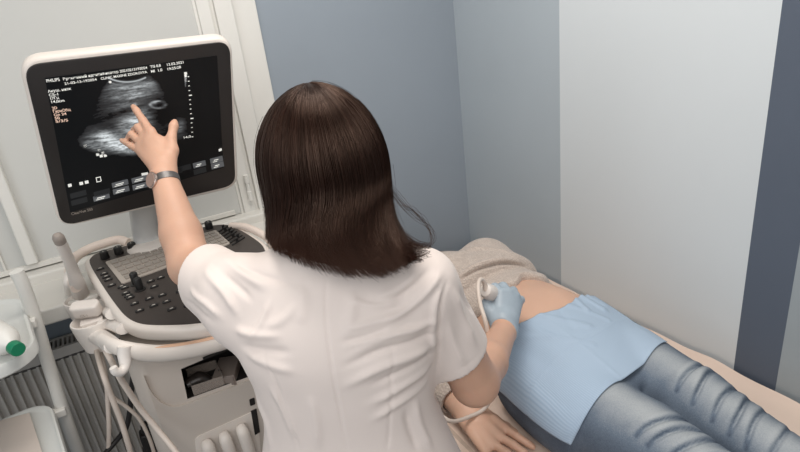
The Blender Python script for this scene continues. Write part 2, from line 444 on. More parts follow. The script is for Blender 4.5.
# true rectangle: halve the skew between its two directions
c_ = mr @ md; r2 = nrm(mr - md * c_ * .5); d2 = nrm(md - mr * c_ * .5); mr, md = r2, nrm(d2 - r2 * (d2 @ r2))
def corners(P):  # fit a parallelogram-ish quad outline given px corners, rounded
    return [mp_(*p) for p in P]
def round_quad(Q, r, n=6):
    out = []
    for i in range(4):
        p = np.asarray(Q[i]); a = nrm(np.asarray(Q[i - 1]) - p); b = nrm(np.asarray(Q[(i + 1) % 4]) - p)
        for k in range(n + 1):
            t = k / n; out.append((p + a * r) * (1 - t) ** 2 + 2 * p * t * (1 - t) + (p + b * r) * t ** 2)
    return out
outer = [mp_(17, 58), mp_(231, 34.5), mp_(238, 186), mp_(59, 227)]
mon = B(); slab(mon, [p + mn * .010 for p in round_quad(outer, .042, 8)], -mn * .042, rim=.010)
monitor = finish('monitor', mon, M_mw, mach, angle=50)
# back bulge
bm = B(); bulge = [mc + (p - mc) * .72 - mn * .03 for p in round_quad(outer, .05, 6)]; slab(bm, bulge, -mn * .035, rim=.015); finish('rear_cover', bm, M_mw, monitor)
bez = [mp_(23, 63.5), mp_(228.5, 39.5), mp_(234.5, 183), mp_(61.5, 224)]
bm = B(); slab(bm, [p + mn * .0125 for p in round_quad(bez, .032, 8)], -mn * .006, rim=.002); finish('bezel', bm, M_bez, monitor, label='glossy black bezel')
scr = [mp_(44.8, 76), mp_(215.7, 54), mp_(222.3, 165.5), mp_(70, 209.6)]
bm = B(); slab(bm, [p + mn * .0134 for p in scr], -mn * .002); finish('screen', bm, M_scr, monitor, smooth=False, label='lit screen showing a scan')
# ---- scan picture: a fan of grey echoes as per-vertex brightness
def blob(x, y, cx, cy, sx, sy, ang=0):
    a = math.radians(ang); dx, dy = x - cx, y - cy
    u = dx * math.cos(a) + dy * math.sin(a); v = -dx * math.sin(a) + dy * math.cos(a)
    return np.exp(-(u / sx) ** 2 - (v / sy) ** 2)
gx, gy = np.meshgrid(np.linspace(72, 200, 257), np.linspace(70, 160, 181))
def noise2(fx, fy, ang=0):
    a = math.radians(ang); X = (gx * math.cos(a) + gy * math.sin(a)) * fx; Y = (-gx * math.sin(a) + gy * math.cos(a)) * fy
    G = rng.random((64, 64)); xi = np.floor(X).astype(int); yi = np.floor(Y).astype(int); tx = X - xi; ty = Y - yi
    tx = tx * tx * (3 - 2 * tx); ty = ty * ty * (3 - 2 * ty); g = lambda i, j: G[(xi + i) % 64, (yi + j) % 64]
    return (g(0, 0) * (1 - tx) + g(1, 0) * tx) * (1 - ty) + (g(0, 1) * (1 - tx) + g(1, 1) * tx) * ty
streak = .5 * noise2(.12, .8, -8) + .3 * noise2(.3, 1.3, -12) + .2 * noise2(.7, 1.6, 5)
apx, apy = 126., 38.; ang = np.degrees(np.arctan2(gx - apx, gy - apy)); rad_ = np.hypot(gx - apx, gy - apy)
fan = 1 / (1 + np.exp(-(rad_ - 40) * 2.0)) * 1 / (1 + np.exp((rad_ - 114) * .7)) / (1 + np.exp((np.abs(ang - 4.5) - 29) * .8))
I = .035 + 0 * gx
I += .55 * blob(gx, gy, 134, 84, 26, 4.5, -6) + .50 * blob(gx, gy, 132, 93, 22, 4, -6) + .22 * blob(gx, gy, 126, 103, 16, 6, -15)
I += .62 * blob(gx, gy, 129, 122, 11, 10) + .55 * blob(gx, gy, 141, 118, 10, 14, 20) + .8 * blob(gx, gy, 113, 141, 22, 6, 10) + .6 * blob(gx, gy, 104, 133, 10, 5) + .45 * blob(gx, gy, 125, 147, 16, 5, 8) + .4 * blob(gx, gy, 92, 146, 12, 4, 20)
I += .7 * blob(gx, gy, 133.5, 103, 2.5, 1.5, -20)
el = ((gx - 157) / 7.5) ** 2 + ((gy - 102.5) / 3.6) ** 2
I *= 1 - .85 * blob(gx, gy, 120, 110.5, 26, 3.6, -17) ; I *= 1 - .75 * blob(gx, gy, 158, 112, 13, 16); I *= 1 - .55 * blob(gx, gy, 142, 121, 3, 9, 8)
I += .34 * np.exp(-((el - 1) / .45) ** 2) * (.6 + .4 * (gx < 160)) + .5 * blob(gx, gy, 154, 100, 3, 1.4, -10) + .35 * blob(gx, gy, 181, 122, 4, 8, 30)
I = I * (.05 + 1.75 * streak ** 1.3) * fan
arc = np.exp(-((rad_ - 42) / .8) ** 2) * (np.abs(ang - 0) < 27); I = np.maximum(I, .75 * arc); I = np.maximum(I, .35 * np.exp(-((rad_ - 45.5) / .7) ** 2) * (np.abs(ang) < 24))
bm = B(); h_, w_ = gx.shape; vs = [[bm.verts.new(Vector(mp_(gx[j, i], gy[j, i], .0142))) for i in range(w_)] for j in range(h_)]
lay = bm.loops.layers.float_color.new('echo')
keep = I > .025
for j in range(h_ - 1):
    for i in range(w_ - 1):
        if keep[j:j + 2, i:i + 2].any():
            f = bm.faces.new((vs[j][i], vs[j][i + 1], vs[j + 1][i + 1], vs[j + 1][i]))
            for l, (a, b) in zip(f.loops, ((j, i), (j, i + 1), (j + 1, i + 1), (j + 1, i))):
                v = float(np.clip(I[a, b], 0, 1)) ** 1.3; l[lay] = (v * .92, v * .98, v, 1)
bmesh.ops.delete(bm, geom=[v for v in bm.verts if not v.link_faces], context='VERTS')
m = bpy.data.materials.new('echo_picture'); m.use_nodes = True; nt = m.node_tree; p = nt.nodes['Principled BSDF']
at = nt.nodes.new('ShaderNodeVertexColor'); at.layer_name = 'echo'; p.inputs['Base Color'].default_value = (.01, .01, .012, 1); p.inputs['Roughness'].default_value = .4
nt.links.new(at.outputs['Color'], p.inputs['Emission Color']); p.inputs['Emission Strength'].default_value = 0.8
finish('scan_picture', bm, m, monitor, smooth=False, label='grey fan-shaped ultrasound scan')
# ---- screen writing
M_txt = mat('screen_text_white', srgb(214, 214, 208), .5, 0, emit=.55); M_txo = mat('screen_text_peach', srgb(222, 190, 170), .5, 0, emit=.45)
M_btn = mat('screen_button_grey', srgb(104, 107, 110), .5, .02, emit=.10); M_btn0 = mat('screen_button_dark', srgb(40, 42, 44), .5, .02)
def mtext(bm0, s, x0, y0, x1, y1, px_h, mi=0):
    bm = B(); P = mp_(x0, y0, .0144); X = mp_(x1, y1, .0144) - P; W = np.linalg.norm(X); X = nrm(X); Y = nrm(np.cross(mn, X))
    cu = bpy.data.curves.new('t', 'FONT'); cu.body = s; cu.size = 1; cu.offset = .018
    to = bpy.data.objects.new('t', cu); COL.objects.link(to); me = bpy.data.meshes.new_from_object(to.evaluated_get(bpy.context.evaluated_depsgraph_get()))
    hgt = np.linalg.norm(mp_(x0, y0) - mp_(x0, y0 - px_h)); wx = max(v.co.x for v in me.vertices); sx = W / wx; sy = hgt / .72
    vs = [bm.verts.new(Vector(P + X * v.co.x * sx + Y * v.co.y * sy)) for v in me.vertices]
    for q in me.polygons:
        try: f = bm.faces.new([vs[i] for i in q.vertices]); f.material_index = mi
        except ValueError: pass
    bpy.data.objects.remove(to); bpy.data.meshes.remove(me); bpy.data.curves.remove(cu)
    for fc in bm.faces: fc.material_index = 0
    finish('screen_text', bm, TXM[mi], monitor, smooth=False)
TXM = [M_txt, M_txo, mat('bezel_lettering', srgb(150, 140, 130), .5)]
bm = None
mtext(bm, 'PHILIPS', 46.5, 80.3, 59.8, 78.6, 3.0)
mtext(bm, 'Временный идентификатор 20210213192054', 63, 78.4, 146.5, 66.8, 2.6)
mtext(bm, '21-02-13-192054', 64.5, 82.8, 96.5, 78.3, 2.4); mtext(bm, 'CLINIC MAXINE ZDOROVYA', 100.5, 77.8, 146.5, 71.0, 2.4)
mtext(bm, 'TIS 0,8', 149.5, 66.2, 160, 64.6, 2.6); mtext(bm, 'MI  1,0', 150.2, 70.8, 161.5, 69.0, 2.6)
mtext(bm, '13.02.2021', 165.5, 64.2, 182.5, 61.4, 2.5); mtext(bm, '19:25:28', 166, 68.6, 180, 66.2, 2.5)
for s, y in (('Акуш. низк', 90.5), ('C5-1', 94.2), ('17Гц', 97.6), ('14,0cm', 101)):
    k = (y - 90) / 40; mtext(bm, s, 48 + k * 10, y, 48 + k * 10 + len(s) * 2.3, y - len(s) * .30, 2.6)
for s, y in (('2D', 107.2), ('ГармОбщ', 110.6), ('Gn 24', 114), ('50', 117.2), ('5/3/5', 120.4)):
    k = (y - 90) / 40; mtext(bm, s, 48 + k * 10, y, 48 + k * 10 + len(s) * 2.5, y - len(s) * .32, 2.6, mi=1)
mtext(bm, 'ClearVue 350', 71.5, 212.3, 92.5, 207.2, 2.6, mi=2)
mtext(bm, '14,0', 182, 136.5, 190, 135, 2.2)
bm = B()
def mquad(x0, y0, x1, y1, hpx, mi=0, off=.0141, r=.0012):
    a, b = mp_(x0, y0, off), mp_(x1, y1, off); v = mp_(x0 + .2 * hpx, y0 + hpx, off) - a
    poly_mesh(bm, round_quad([a, b, b + v, a + v], r, 3), mi)
# soft keys along the foot of the screen
for x, y, mi in ((93, 189.5, 1), (111, 180.5, 0), (112, 187, 0), (92.5, 194, 0), (130.5, 176, 0), (131.5, 182.8, 0), (69.5, 191, 1), (70.5, 198, 1), (168, 168, 1), (177, 164.5, 1), (191.5, 161, 0), (192, 167.5, 1), (208.5, 156.5, 0), (209.5, 162, 0)):
    bm = B(); wpx = 16 if x < 150 else 12.5; mquad(x, y, x + wpx, y - wpx * .26, 5.2, mi)
    if mi == 0: mquad(x + 4, y + 1.1, x + wpx - 4, y + 1.1 - (wpx - 8) * .26, .9, 2, .0143, .0002); mquad(x + 3, y + 3.0, x + wpx - 5, y + 3 - (wpx - 8) * .26, .7, 2, .0143, .0002)
    finish('soft_key', bm, [M_btn, M_btn0, M_txt], monitor, smooth=False)
# grey bar, depth ticks and icons
M_mid = mat('grey_scale_mid', srgb(150, 150, 150), .5, 0, emit=.3)
def micon(*a_, name='screen_icon'):
    global bm
    bm = B(); mquad(*a_); finish(name, bm, [M_txt, M_mid, M_btn], monitor, smooth=False)
for k in range(6): 
    g = 3 - k * .5
    micon(182.8 + k * .15, 70.5 + k * 2.4, 185.6 + k * .15 - k * .35, 70.1 + k * 2.4, 2.4, 0 if k < 2 else (1 if k < 4 else 2), .0141, .0001)
for k in range(14):
    y = 74.5 + k * 4.6; x = 186.3 + k * .32; big = k % 5 == 4
    micon(x, y, x + (3 if big else 1.6), y - .3, 1.1 if big else .8, 0, .0142, .0001)
for x, y in ((67.5, 181.5), (78.8, 179.6), (84.2, 178.3)):
    micon(x, y, x + 3.6, y - .8, 3, 0, .0142, .001)
for x, y in ((97, 147), (95.5, 151), (100.5, 149.5), (99, 152.5), (103, 152), (83, 142.5)):
    micon(x, y, x + 3, y - .6, 2.6, 0, .0142, .0009)
for a, b, w, h in ((95.2, 174.8, 4.6, .8), (95.8, 179, 4.6, .8)): micon(a, b, a + w, b - w * .2, h, 0, .0142, .0001)
micon(95.2, 174.8, 96, 174.6, 4.8, 0, .0142, .0001); micon(99.4, 173.8, 100.2, 173.6, 4.8, 0, .0142, .0001)
for x, y in ((140.5, 170.8), (149.5, 168.3), (217.2, 147)): micon(x, y, x + (6.5 if x < 145 else 3), y - 1.2, 2.4, 0, .0142, .0002)
bm = B(); lathe(bm, mp_(109.5, 80, .0138), mn, [(0, .0028), (.0005, .0028)], 14); finish('screen_icon', bm, [M_txt], monitor, smooth=False)
# ---- monitor arm: metal neck from the back of the screen to the console
nb = py_(147, 238, 1.60); nt_ = pplane(143, 196, mc - mn * .05, mn)
bm = B(); tube(bm, [nt_ + A(0, 0, .08), nt_, nt_ * .55 + nb * .45 + A(0, .012, 0), nb + A(0, 0, .01), nb - A(0, 0, .03)], [.036, .038, .036, .034, .036], 18, flat=(1, .5), up=A(0, 1, 0)); finish('monitor_arm', bm, M_metal, mach)
bm = B(); lathe(bm, nb - A(0, 0, .035), (0, 0, 1), [(0, .06), (.012, .06), (.02, .054), (.028, .04)], 24); finish('arm_collar', bm, M_mw, mach)
# ---- control panel
cn = nrm(A(0, -.085, 1)); CP = A(0, 1.1, 1.022)
def cp(px, py, off=0.0): return pplane(px, py, CP, cn) + cn * off
rim_px = [(84, 265), (87.5, 257), (95, 252.3), (104.5, 249.5), (125, 244.5), (147, 239.7), (172, 233.5), (197.5, 227), (216, 223.5), (230, 223.3), (243, 228), (257, 236), (268, 245), (272, 258), (268, 275), (258, 295), (244, 311), (230, 320), (212, 325), (190, 328), (171, 329), (150, 329), (134, 327), (121, 320.5), (110, 308), (96, 287)]
rim = catmull([cp(*p) for p in rim_px], 4, True); cc = sum(rim) / len(rim)
bm = B(); slab(bm, rim, -cn * .036, rim=.012); panel = finish('control_panel', bm, M_mw, mach, angle=60)
def inset(P, d):
    out = []; n = len(P)
    for i in range(n):
        t = nrm(P[(i + 1) % n] - P[i - 1]); q = np.cross(cn, t)
        if q @ (cc - P[i]) < 0: q = -q
        out.append(P[i] + q * d)
    return out
bm = B(); slab(bm, [p + cn * .0012 for p in inset(rim, .014)], -cn * .004); finish('panel_face', bm, M_face, panel, smooth=False, label='charcoal console face')
# keyboard
K = [cp(105.5, 263, .001), cp(216, 231, .001), cp(230.5, 244.5, .001), cp(122.5, 285, .001)]
def kb(u, v): return (K[0] * (1 - u) + K[1] * u) * (1 - v) + (K[3] * (1 - u) + K[2] * u) * v
bm = B(); slab(bm, [p + cn * .003 for p in round_quad(K, .006, 4)], -cn * .005)
for r in range(5):
    ncol = 14
    for c in range(ncol):
        if r == 4 and 3 < c < 10 and c != 4: continue
        u0 = .025 + .95 * c / ncol + .006 + .004 * r; u1 = u0 + .95 / ncol - .012; 
        if r == 4 and c == 4: u1 = u0 + .95 / ncol * 6 - .012
        u1 = min(u1, .985); v0 = .05 + .9 * r / 5 + .02; v1 = v0 + .9 / 5 - .05
        slab(bm, [kb(*q) + cn * .0062 for q in ((u0, v0), (u1, v0), (u1, v1), (u0, v1))], -cn * .004, mi=1)
finish('keyboard', bm, [M_key, M_key2], panel, smooth=False, label='cream keyboard under a clear cover')
first = None
for x, y in ((105.5, 258.5), (119.5, 254), (133, 250), (146.5, 245.5), (197, 232), (209.5, 228.5)):
    if first is None:
        bm = B(); lathe(bm, cp(x, y, 0), cn, [(0, .0105), (.002, .0115), (.015, .0108), (.021, .0102), (.023, .008)], 18, mi=0)
        box(bm, cp(x, y, .0235) + A(0, -.004, 0), (.0012, .008, .0012), mi=1)
        first = finish('knob', bm, [M_blk, M_mark], panel, label='black ridged knob'); base0 = cp(x, y, 0)
    else:
        o = first.copy(); COL.objects.link(o); o.location = first.location + Vector(cp(x, y, 0) - base0)
for x, y, h in ((136.5, 284.5, .03), (140.5, 290, .03)):
    bm = B(); lathe(bm, cp(x, y), cn, [(0, .013), (.003, .013), (.004, .0085), (h, .0092), (h + .003, .0075)], 18); finish('encoder', bm, M_blk, panel, label='tall black rotary encoder')
btns = [(100.5, 269.5), (104.5, 274.5), (106.5, 277.5), (108.5, 280.5), (112, 286), (122, 287.5), (125, 288.5), (126, 294), (128.5, 296.5), (130.5, 298.5), (135, 304.5), (140, 311.5), (149.5, 299.5), (154, 306.5), (162.5, 296), (167, 302.5), (151, 282), (154.5, 287.5), (172, 274.5), (176.5, 280), (161, 278.5), (186, 271), (190, 277), (180, 292), (172, 310), (188, 306), (200, 300)]
for x, y in btns:
    bm = B(); P = cp(x, y, .001); X = nrm(K[1] - K[0]); Y = np.cross(cn, X)
    slab(bm, [P + X * a + Y * b + cn * .0035 for a, b in rrect(.019, .010, .003, 3)], -cn * .004, mi=0, rim=.001)
    poly_mesh(bm, [P + X * a + Y * b + cn * .0037 for a, b in ((-.004, -.001), (.004, -.001), (.003, .002), (-.003, .002))], 1)
    finish('button', bm, [M_blk, M_mark], panel)
for k in range(7):
    P = cp(225.5 + k * 2.6, 228.2 + k * 2.0, .001); bm = B()
    Y = nrm(cp(232, 236) - cp(240, 231)); X = np.cross(cn, Y)
    slab(bm, [P + X * a - Y * (b - .01) + cn * .003 for a, b in rrect(.006, .05, .0025, 3)], -cn * .003, mi=0)
    box(bm, P + cn * .008 + Y * rng.uniform(.0, .02), (.007, .006, .01), mi=0)
    finish('fader', bm, [M_blk], panel, smooth=False)
bm = B(); bmesh.ops.create_uvsphere(bm, u_segments=20, v_segments=12, radius=.022, matrix=Matrix.Translation(Vector(cp(196, 286, .006)))); finish('trackball', bm, M_blk, panel)
# palm rest and pedestal below the console
bm = B(); slab(bm, [p - cn * .036 for p in inset(rim, .05)], A(0, .02, -.05), rim=.01); finish('console_underside', bm, M_mw2, mach, angle=60)
bm = B(); box(bm, (.08, 1.36, .955), (.17, .20, .10)); finish('pedestal', bm, M_mw2, mach, bevel=.02)
# ---- cabinet with a niche
FY = 1.165
def cy(px, py, y=FY): return py_(px, py, y)
bm = B(); x0, x1, yb, z0, z1, rr = -.093, .275, 1.56, .16, .972, .045
plan = []
for a in range(7): q = math.radians(180 + 90 * a / 6); plan.append((x0 + rr + rr * math.cos(q), FY + rr + rr * math.sin(q)))
for a in range(7): q = math.radians(270 + 90 * a / 6); plan.append((x1 - rr + rr * math.cos(q), FY + rr + rr * math.sin(q)))
plan += [(x1, yb), (x0, yb)]
lo = [bm.verts.new((x, y, z0)) for x, y in plan]; hi = [bm.verts.new((x, y, z1)) for x, y in plan]; n = len(plan)
for i in range(n):
    if i == 6: continue
    bm.faces.new((lo[i], lo[(i + 1) % n], hi[(i + 1) % n], hi[i]))
bm.faces.new(hi); bm.faces.new(lo[::-1])
op = [cy(181, 369), cy(238.5, 345), cy(246.5, 357), cy(253.5, 375), cy(187.5, 399)]
ov = [bm.verts.new(Vector(p)) for p in op]; iv = [bm.verts.new(Vector(p + A(0, .12, 0))) for p in op]
a, b, c, d = lo[6], lo[7], hi[7], hi[6]
bm.faces.new((d, c, ov[1], ov[0])); bm.faces.new((c, b, ov[3], ov[2])); bm.faces.new((c, ov[2], ov[1])); bm.faces.new((b, a, ov[4], ov[3])); bm.faces.new((a, d, ov[0], ov[4]))
for i in range(5):
    f = bm.faces.new((ov[i], ov[(i + 1) % 5], iv[(i + 1) % 5], iv[i])); f.material_index = 1
f = bm.faces.new(iv); f.material_index = 1
M_niche = mat('niche_black', srgb(30, 26, 24), .6)
cab = finish('cabinet', bm, [M_mw2, M_niche], mach, angle=30)
# fascia below the niche with a thin shadow gap, slot, port, sockets
bm = B(); fs = catmull([cy(144, 376), cy(150, 389), cy(158, 399), cy(168, 404.5), cy(178, 405), cy(189, 402)], 5) + [cy(254.5, 377.5)] 
pts = [p + A(0, -.006, 0) for p in fs]; pts += [A(.255, FY - .006, pts[-1][2] - .02), A(.255, FY - .006, .3), A(pts[0][0], FY - .006, .3)]
slab(bm, pts, A(0, .012, 0)); finish('lower_fascia', bm, M_mw2, mach, smooth=False, bevel=.003)
bm = B(); q = [cy(202.5, 357.2), cy(236.8, 343.6), cy(237.6, 346), cy(203.2, 359.8)]; slab(bm, [p + A(0, -.002, 0) for p in q], A(0, .004, 0)); finish('disc_slot', bm, M_niche, mach, smooth=False)
bm = B(); q = [cy(248.5, 398), cy(253.5, 396), cy(254.5, 402.5), cy(249.5, 404.5)]; slab(bm, [p + A(0, -.008, 0) for p in round_quad(q, .003, 3)], A(0, .004, 0)); finish('port', bm, M_niche, mach, smooth=False)
bm = B(); q = [cy(194, 436), cy(256, 408), cy(262, 470), cy(200, 490)]; slab(bm, [p + A(0, -.0085, 0) for p in round_quad(q, .012, 4)], A(0, .004, 0)); finish('socket_plate', bm, M_mw, mach, smooth=False)
bm = B(); q = [cy(250, 409.5), cy(255.5, 407), cy(259, 430), cy(254, 433)]; slab(bm, [p + A(0, -.0095, 0) for p in q], A(0, .004, 0)); finish('empty_socket', bm, M_niche, mach, smooth=False)
for x, y in ((205, 438), (222, 430.5), (239, 423)):
    P = cy(x, y + 1) + A(0, -.010, 0); bm = B()
    tube(bm, [P + A(0, -.004, .004), P + A(.001, -.016, -.006), P + A(.003, -.018, -.05), P + A(.004, -.016, -.10)], [.011, .0145, .0145, .014], 14, smooth=6)
    lathe(bm, P + A(0, -.008, .0015), nrm(A(0, -.5, 1)), [(0, .007), (.006, .0065)], 12, mi=1)
    finish('probe_connector', bm, [M_mw, M_mw2], mach)
# base and castors
bm = B(); slab(bm, [A(x, y, .16) for x, y in [(.09 + a, 1.38 + b) for a, b in rrect(.5, .40, .08)]], A(0, 0, -.06), rim=.015); finish('base', bm, M_mw2, mach)
for x, y in ((-.1, 1.16), (.28, 1.16), (-.1, 1.53), (.28, 1.53)):
    bm = B(); lathe(bm, A(x - .018, y, .05), (1, 0, 0), [(0, .04), (.004, .05), (.032, .05), (.036, .04)], 20); lathe(bm, A(x, y, .05), (0, 0, 1), [(0, .012), (.06, .012)], 10); finish('castor', bm, M_blk, mach)
# ---- front rail
RY_ = 1.10
rp = [cy(104, 340.5, 1.17), cy(117, 347, 1.115), cy(135, 351.5, RY_), cy(160, 353.5, RY_), cy(190, 350, RY_), cy(220, 343, RY_), cy(246, 333, RY_), A(.26, 1.14, .985), A(.30, 1.25, .985), A(.30, 1.4, .985)]
bm = B(); tube(bm, rp, .0165, 16, flat=(.75, 1.1), up=A(0, 0, 1), smooth=6); finish('front_rail', bm, M_mw, mach)
bm = B(); tube(bm, [p + A(0, 0, .0172) for p in rp[2:8]], .006, 8, flat=(1.1, .3), up=A(0, 0, 1), smooth=6); finish('rail_stripe', bm, M_peach, mach, label='peach inlay on top of the rail')
rs = [cp(75, 285, -.01), cp(70, 274, .0), cp(74, 261, .004), cp(87, 252, .006), cp(104, 245.5, .006), cp(119, 241, .004), cp(128, 241.5, -.004)]
bm = B(); tube(bm, rs, .014, 14, flat=(.9, .9)); finish('side_handle', bm, mat('handle_rose_white', srgb(222, 206, 194), .45), mach, label='rose tinted grab handle at the side')
rs = [cp(231, 226, .0), cp(246, 229, .006), cp(262, 236, .006), cp(271, 242, .0), cp(277, 250, -.01), cp(272, 262, -.02)]
bm = B(); tube(bm, rs, .011, 14); finish('side_handle', bm, mat('handle_rose_white', srgb(222, 206, 194), .45), mach, label='rose tinted grab handle at the side')
# ---- probe holder with two cups
HZ = 1.0
def hz(px, py, z=HZ): return pz(px, py, z)
M_hold = mat('holder_white_plastic', srgb(224, 217, 210), .4, .02, 6)
o_ = [(66, 300), (70, 290), (78, 283), (92, 281.5), (104, 287), (110, 297), (117, 303), (122, 312), (118, 321), (106, 327), (92, 334), (82, 334), (75, 325), (69, 313)]
ring = catmull([hz(*p) for p in o_], 4, True); hc = sum(ring) / len(ring)
c1 = hz(83, 291); c2 = hz(101, 306); cX = nrm(c2 - c1)
bm = B()
def cup(P, r, h, mi=0):
    lathe(bm, P - A(0, 0, h), (0, 0, 1), [(0, r * .72), (h * .5, r * .9), (h - .004, r), (h, r - .001), (h + .001, r - .004), (h - .004, r - .007), (h * .5, r * .9 - .007), (.006, r * .72 - .006)], 28, mi=mi)
cup(hz(82, 298, 1.006), .044, .075); cup(hz(91, 319, 1.0), .046, .075)
tube(bm, [hz(99, 300, .985), hz(108, 307, .985), cp(112, 306, -.02)], [.022, .022, .02], 14, flat=(1, .7), up=A(0, 0, 1))
tube(bm, [hz(101, 326, .98), hz(113, 324, .985), cp(122, 321, -.02)], [.020, .020, .018], 14, flat=(1, .7), up=A(0, 0, 1))
tube(bm, [hz(84, 327, .972), hz(93, 333, .972), hz(103, 339, .975), cy(113, 346, 1.13)], [.014, .020, .020, .017], 14, flat=(1, .9), up=A(0, 0, 1))
tube(bm, [hz(70, 293, 1.0), cp(68, 280, -.004), cp(71.5, 268, 0)], [.012, .0125, .011], 12)
finish('probe_holder', bm, M_hold, mach)
bm = B()
hk = [cy(124.5, 346, 1.10), cy(124.5, 356, 1.095), cy(125, 366, 1.085), cy(121, 372, 1.075), cy(115.5, 371.5, 1.07), cy(113, 367.5, 1.07)]
tube(bm, hk, [.014, .013, .010, .009, .008, .007], 12); finish('cable_hook', bm, M_hold, mach)
# thin white lead in front of the cabinet, dark plug boot and black power lead
M_cable = mat('beige_cable', srgb(214, 200, 188), .5, .02, 10); M_cab2 = mat('dark_cable', srgb(34, 31, 30), .5)
bm = B(); tube(bm, [py_(136, 362, 1.3), py_(132, 385, 1.32), py_(130, 410, 1.33), py_(126, 428, 1.33), py_(117, 440, 1.33), py_(104, 456, 1.32), py_(95, 480, 1.32)], .0065, 10); finish('power_lead', bm, M_cab2, mach, label='black power lead')
bm = B(); P = py_(152, 440, 1.42); box(bm, P, (.05, .04, .07)); box(bm, P + A(.0, 0, -.06), (.06, .05, .08)); lathe(bm, P + A(0, 0, .03), (0, 0, 1), [(0, .02), (.03, .014)], 14); finish('plug', bm, M_cab2, mach, bevel=.006)

# ================================================================== PROBES IN THE HOLDER
M_tip = mat('probe_grey_tip', srgb(150, 140, 132), .5); M_probe = mat('probe_white', srgb(218, 210, 203), .4, .02, 8)
pr = thing('ultrasound_probe', 'long thin white probe standing upright in the holder beside the console', 'ultrasound probe', hz(82, 300, .93))
pth = [hz(83, 300, .95), hz(81.5, 297, .99), py_(77.5, 284, 1.50), py_(72, 268, 1.47), py_(63, 247, 1.42), py_(58.5, 238, 1.40)]
bm = B(); tube(bm, pth, [.018, .021, .018, .0135, .0125, .012], 16, smooth=6); finish('handle', bm, M_probe, pr)
bm = B(); lathe(bm, pth[-1], nrm(pth[-1] - pth[-2]), [(-.014, .0128), (0, .0128), (.008, .0105), (.012, .006)], 16); finish('probe_tip', bm, M_tip, pr, label='grey rounded tip')
bm = B(); cpt = [hz(86, 308, .93), py_(100, 352, 1.36), py_(106, 378, 1.33), py_(108, 405, 1.33), py_(109, 430, 1.33), py_(108, 460, 1.32), py_(106, 500, 1.3)]
tube(bm, cpt, .0055, 10); finish('cable', bm, M_cable, pr, label='beige cable')
pr2 = thing('ultrasound_probe', 'flat broad white probe resting in the front cup of the holder', 'ultrasound probe', hz(96, 318, .93))
P = hz(85, 307, 1.028); up_ = nrm(A(-.10, -.30, 1)); Xp = nrm(np.cross(up_, A(.45, 1, 0))); Xp = Xp if Xp[0] > 0 else -Xp
nY = np.cross(up_, Xp)
bm = B(); slab(bm, [P + Xp * a + nY * b + up_ * .010 for a, b in rrect(.066, .032, .012, 4)], -up_ * .034, rim=.006); box(bm, P + A(.004, -.012, -.07), (.05, .028, .08)); finish('handle', bm, M_probe, pr2, bevel=.004)
bm = B(); text_into(bm, 'C5-1', P + Xp * -.010 - nY * .0176 - up_ * .014, Xp, up_, .009); slab(bm, [P + Xp * a - nY * .0172 - up_ * (.018 + b) for a, b in ((-.026, 0), (.026, 0), (.026, .0012), (-.026, .0012))], -nY * .0004)
finish('marking', bm, mat('faint_grey_print', srgb(170, 160, 152), .6), pr2, smooth=False, label='faint grey lettering and line')
bm = B(); cpt = [hz(92, 322, .93), py_(104, 347, 1.22), py_(112, 362, 1.16), py_(117, 372, 1.10), py_(124, 384, 1.11), py_(140, 408, 1.13), py_(158, 430, 1.12), py_(178, 455, 1.08), py_(190, 480, 1.05)]
tube(bm, cpt, .0062, 10); finish('cable', bm, M_cable, pr2, label='beige cable over the hook')
bm = B(); cpt = [hz(90, 326, .93), py_(102, 370, 1.26), py_(112, 398, 1.24), py_(122, 424, 1.24), py_(131, 455, 1.24), py_(138, 490, 1.24)]
tube(bm, cpt, .0062, 10)
cpt = [py_(114, 398, 1.28), py_(128, 408, 1.28), py_(140, 420, 1.28), py_(150, 440, 1.28), py_(156, 460, 1.28)]
tube(bm, cpt, .0045, 10); finish('cable', bm, M_cable, pr2, label='beige cable hanging free')
# ================================================================== THINGS IN THE NICHE
zf = cy(220, 392)[2]
bm = B(); P = cy(228, 372, FY + .047); R = np.array(Matrix.Rotation(math.radians(-24), 3, 'Z')); box(bm, P, (.052, .085, .034), R); box(bm, P + R @ A(0, -.043, .003), (.046, .003, .022), R); tag(finish('black_box', bm, mat('dark_grey_box', srgb(126, 114, 106), .5, .06), None, bevel=.002), 'dark grey oblong box in the niche of the ultrasound machine', 'box')
bm = B(); q0 = cy(191, 386, FY + .004); q1 = cy(222, 376, FY + .004); u = nrm(q1 - q0); L_ = np.linalg.norm(q1 - q0); dz = -.037
for a, b in ((q0, q1), (q0, q0 + A(0, .08, 0)), (q1, q1 + A(0, .08, 0)), (q0 + A(0, .08, 0), q1 + A(0, .08, 0))):
    n_ = nrm(np.cross(b - a, A(0, 0, 1))) * .0015
    slab(bm, [a, b, b + n_, a + n_], A(0, 0, dz))
tag(finish('clear_tray', bm, mat('smoky_clear_plastic', srgb(170, 158, 148), .2, .03, alpha=.5), None, smooth=False), 'small clear plastic tray in the niche of the ultrasound machine', 'tray')
bm = B(); tube(bm, [cy(186, 384, FY + .03), cy(200, 377, FY + .035), cy(212, 381, FY + .03), cy(222, 371, FY + .04)], [.012, .016, .013, .01], 10, flat=(1, .6)); tag(finish('crumpled_pouch', bm, mat('dark_pouch', srgb(48, 42, 39), .35, .3, 60), None), 'crumpled dark pouch behind the clear tray in the niche', 'pouch')

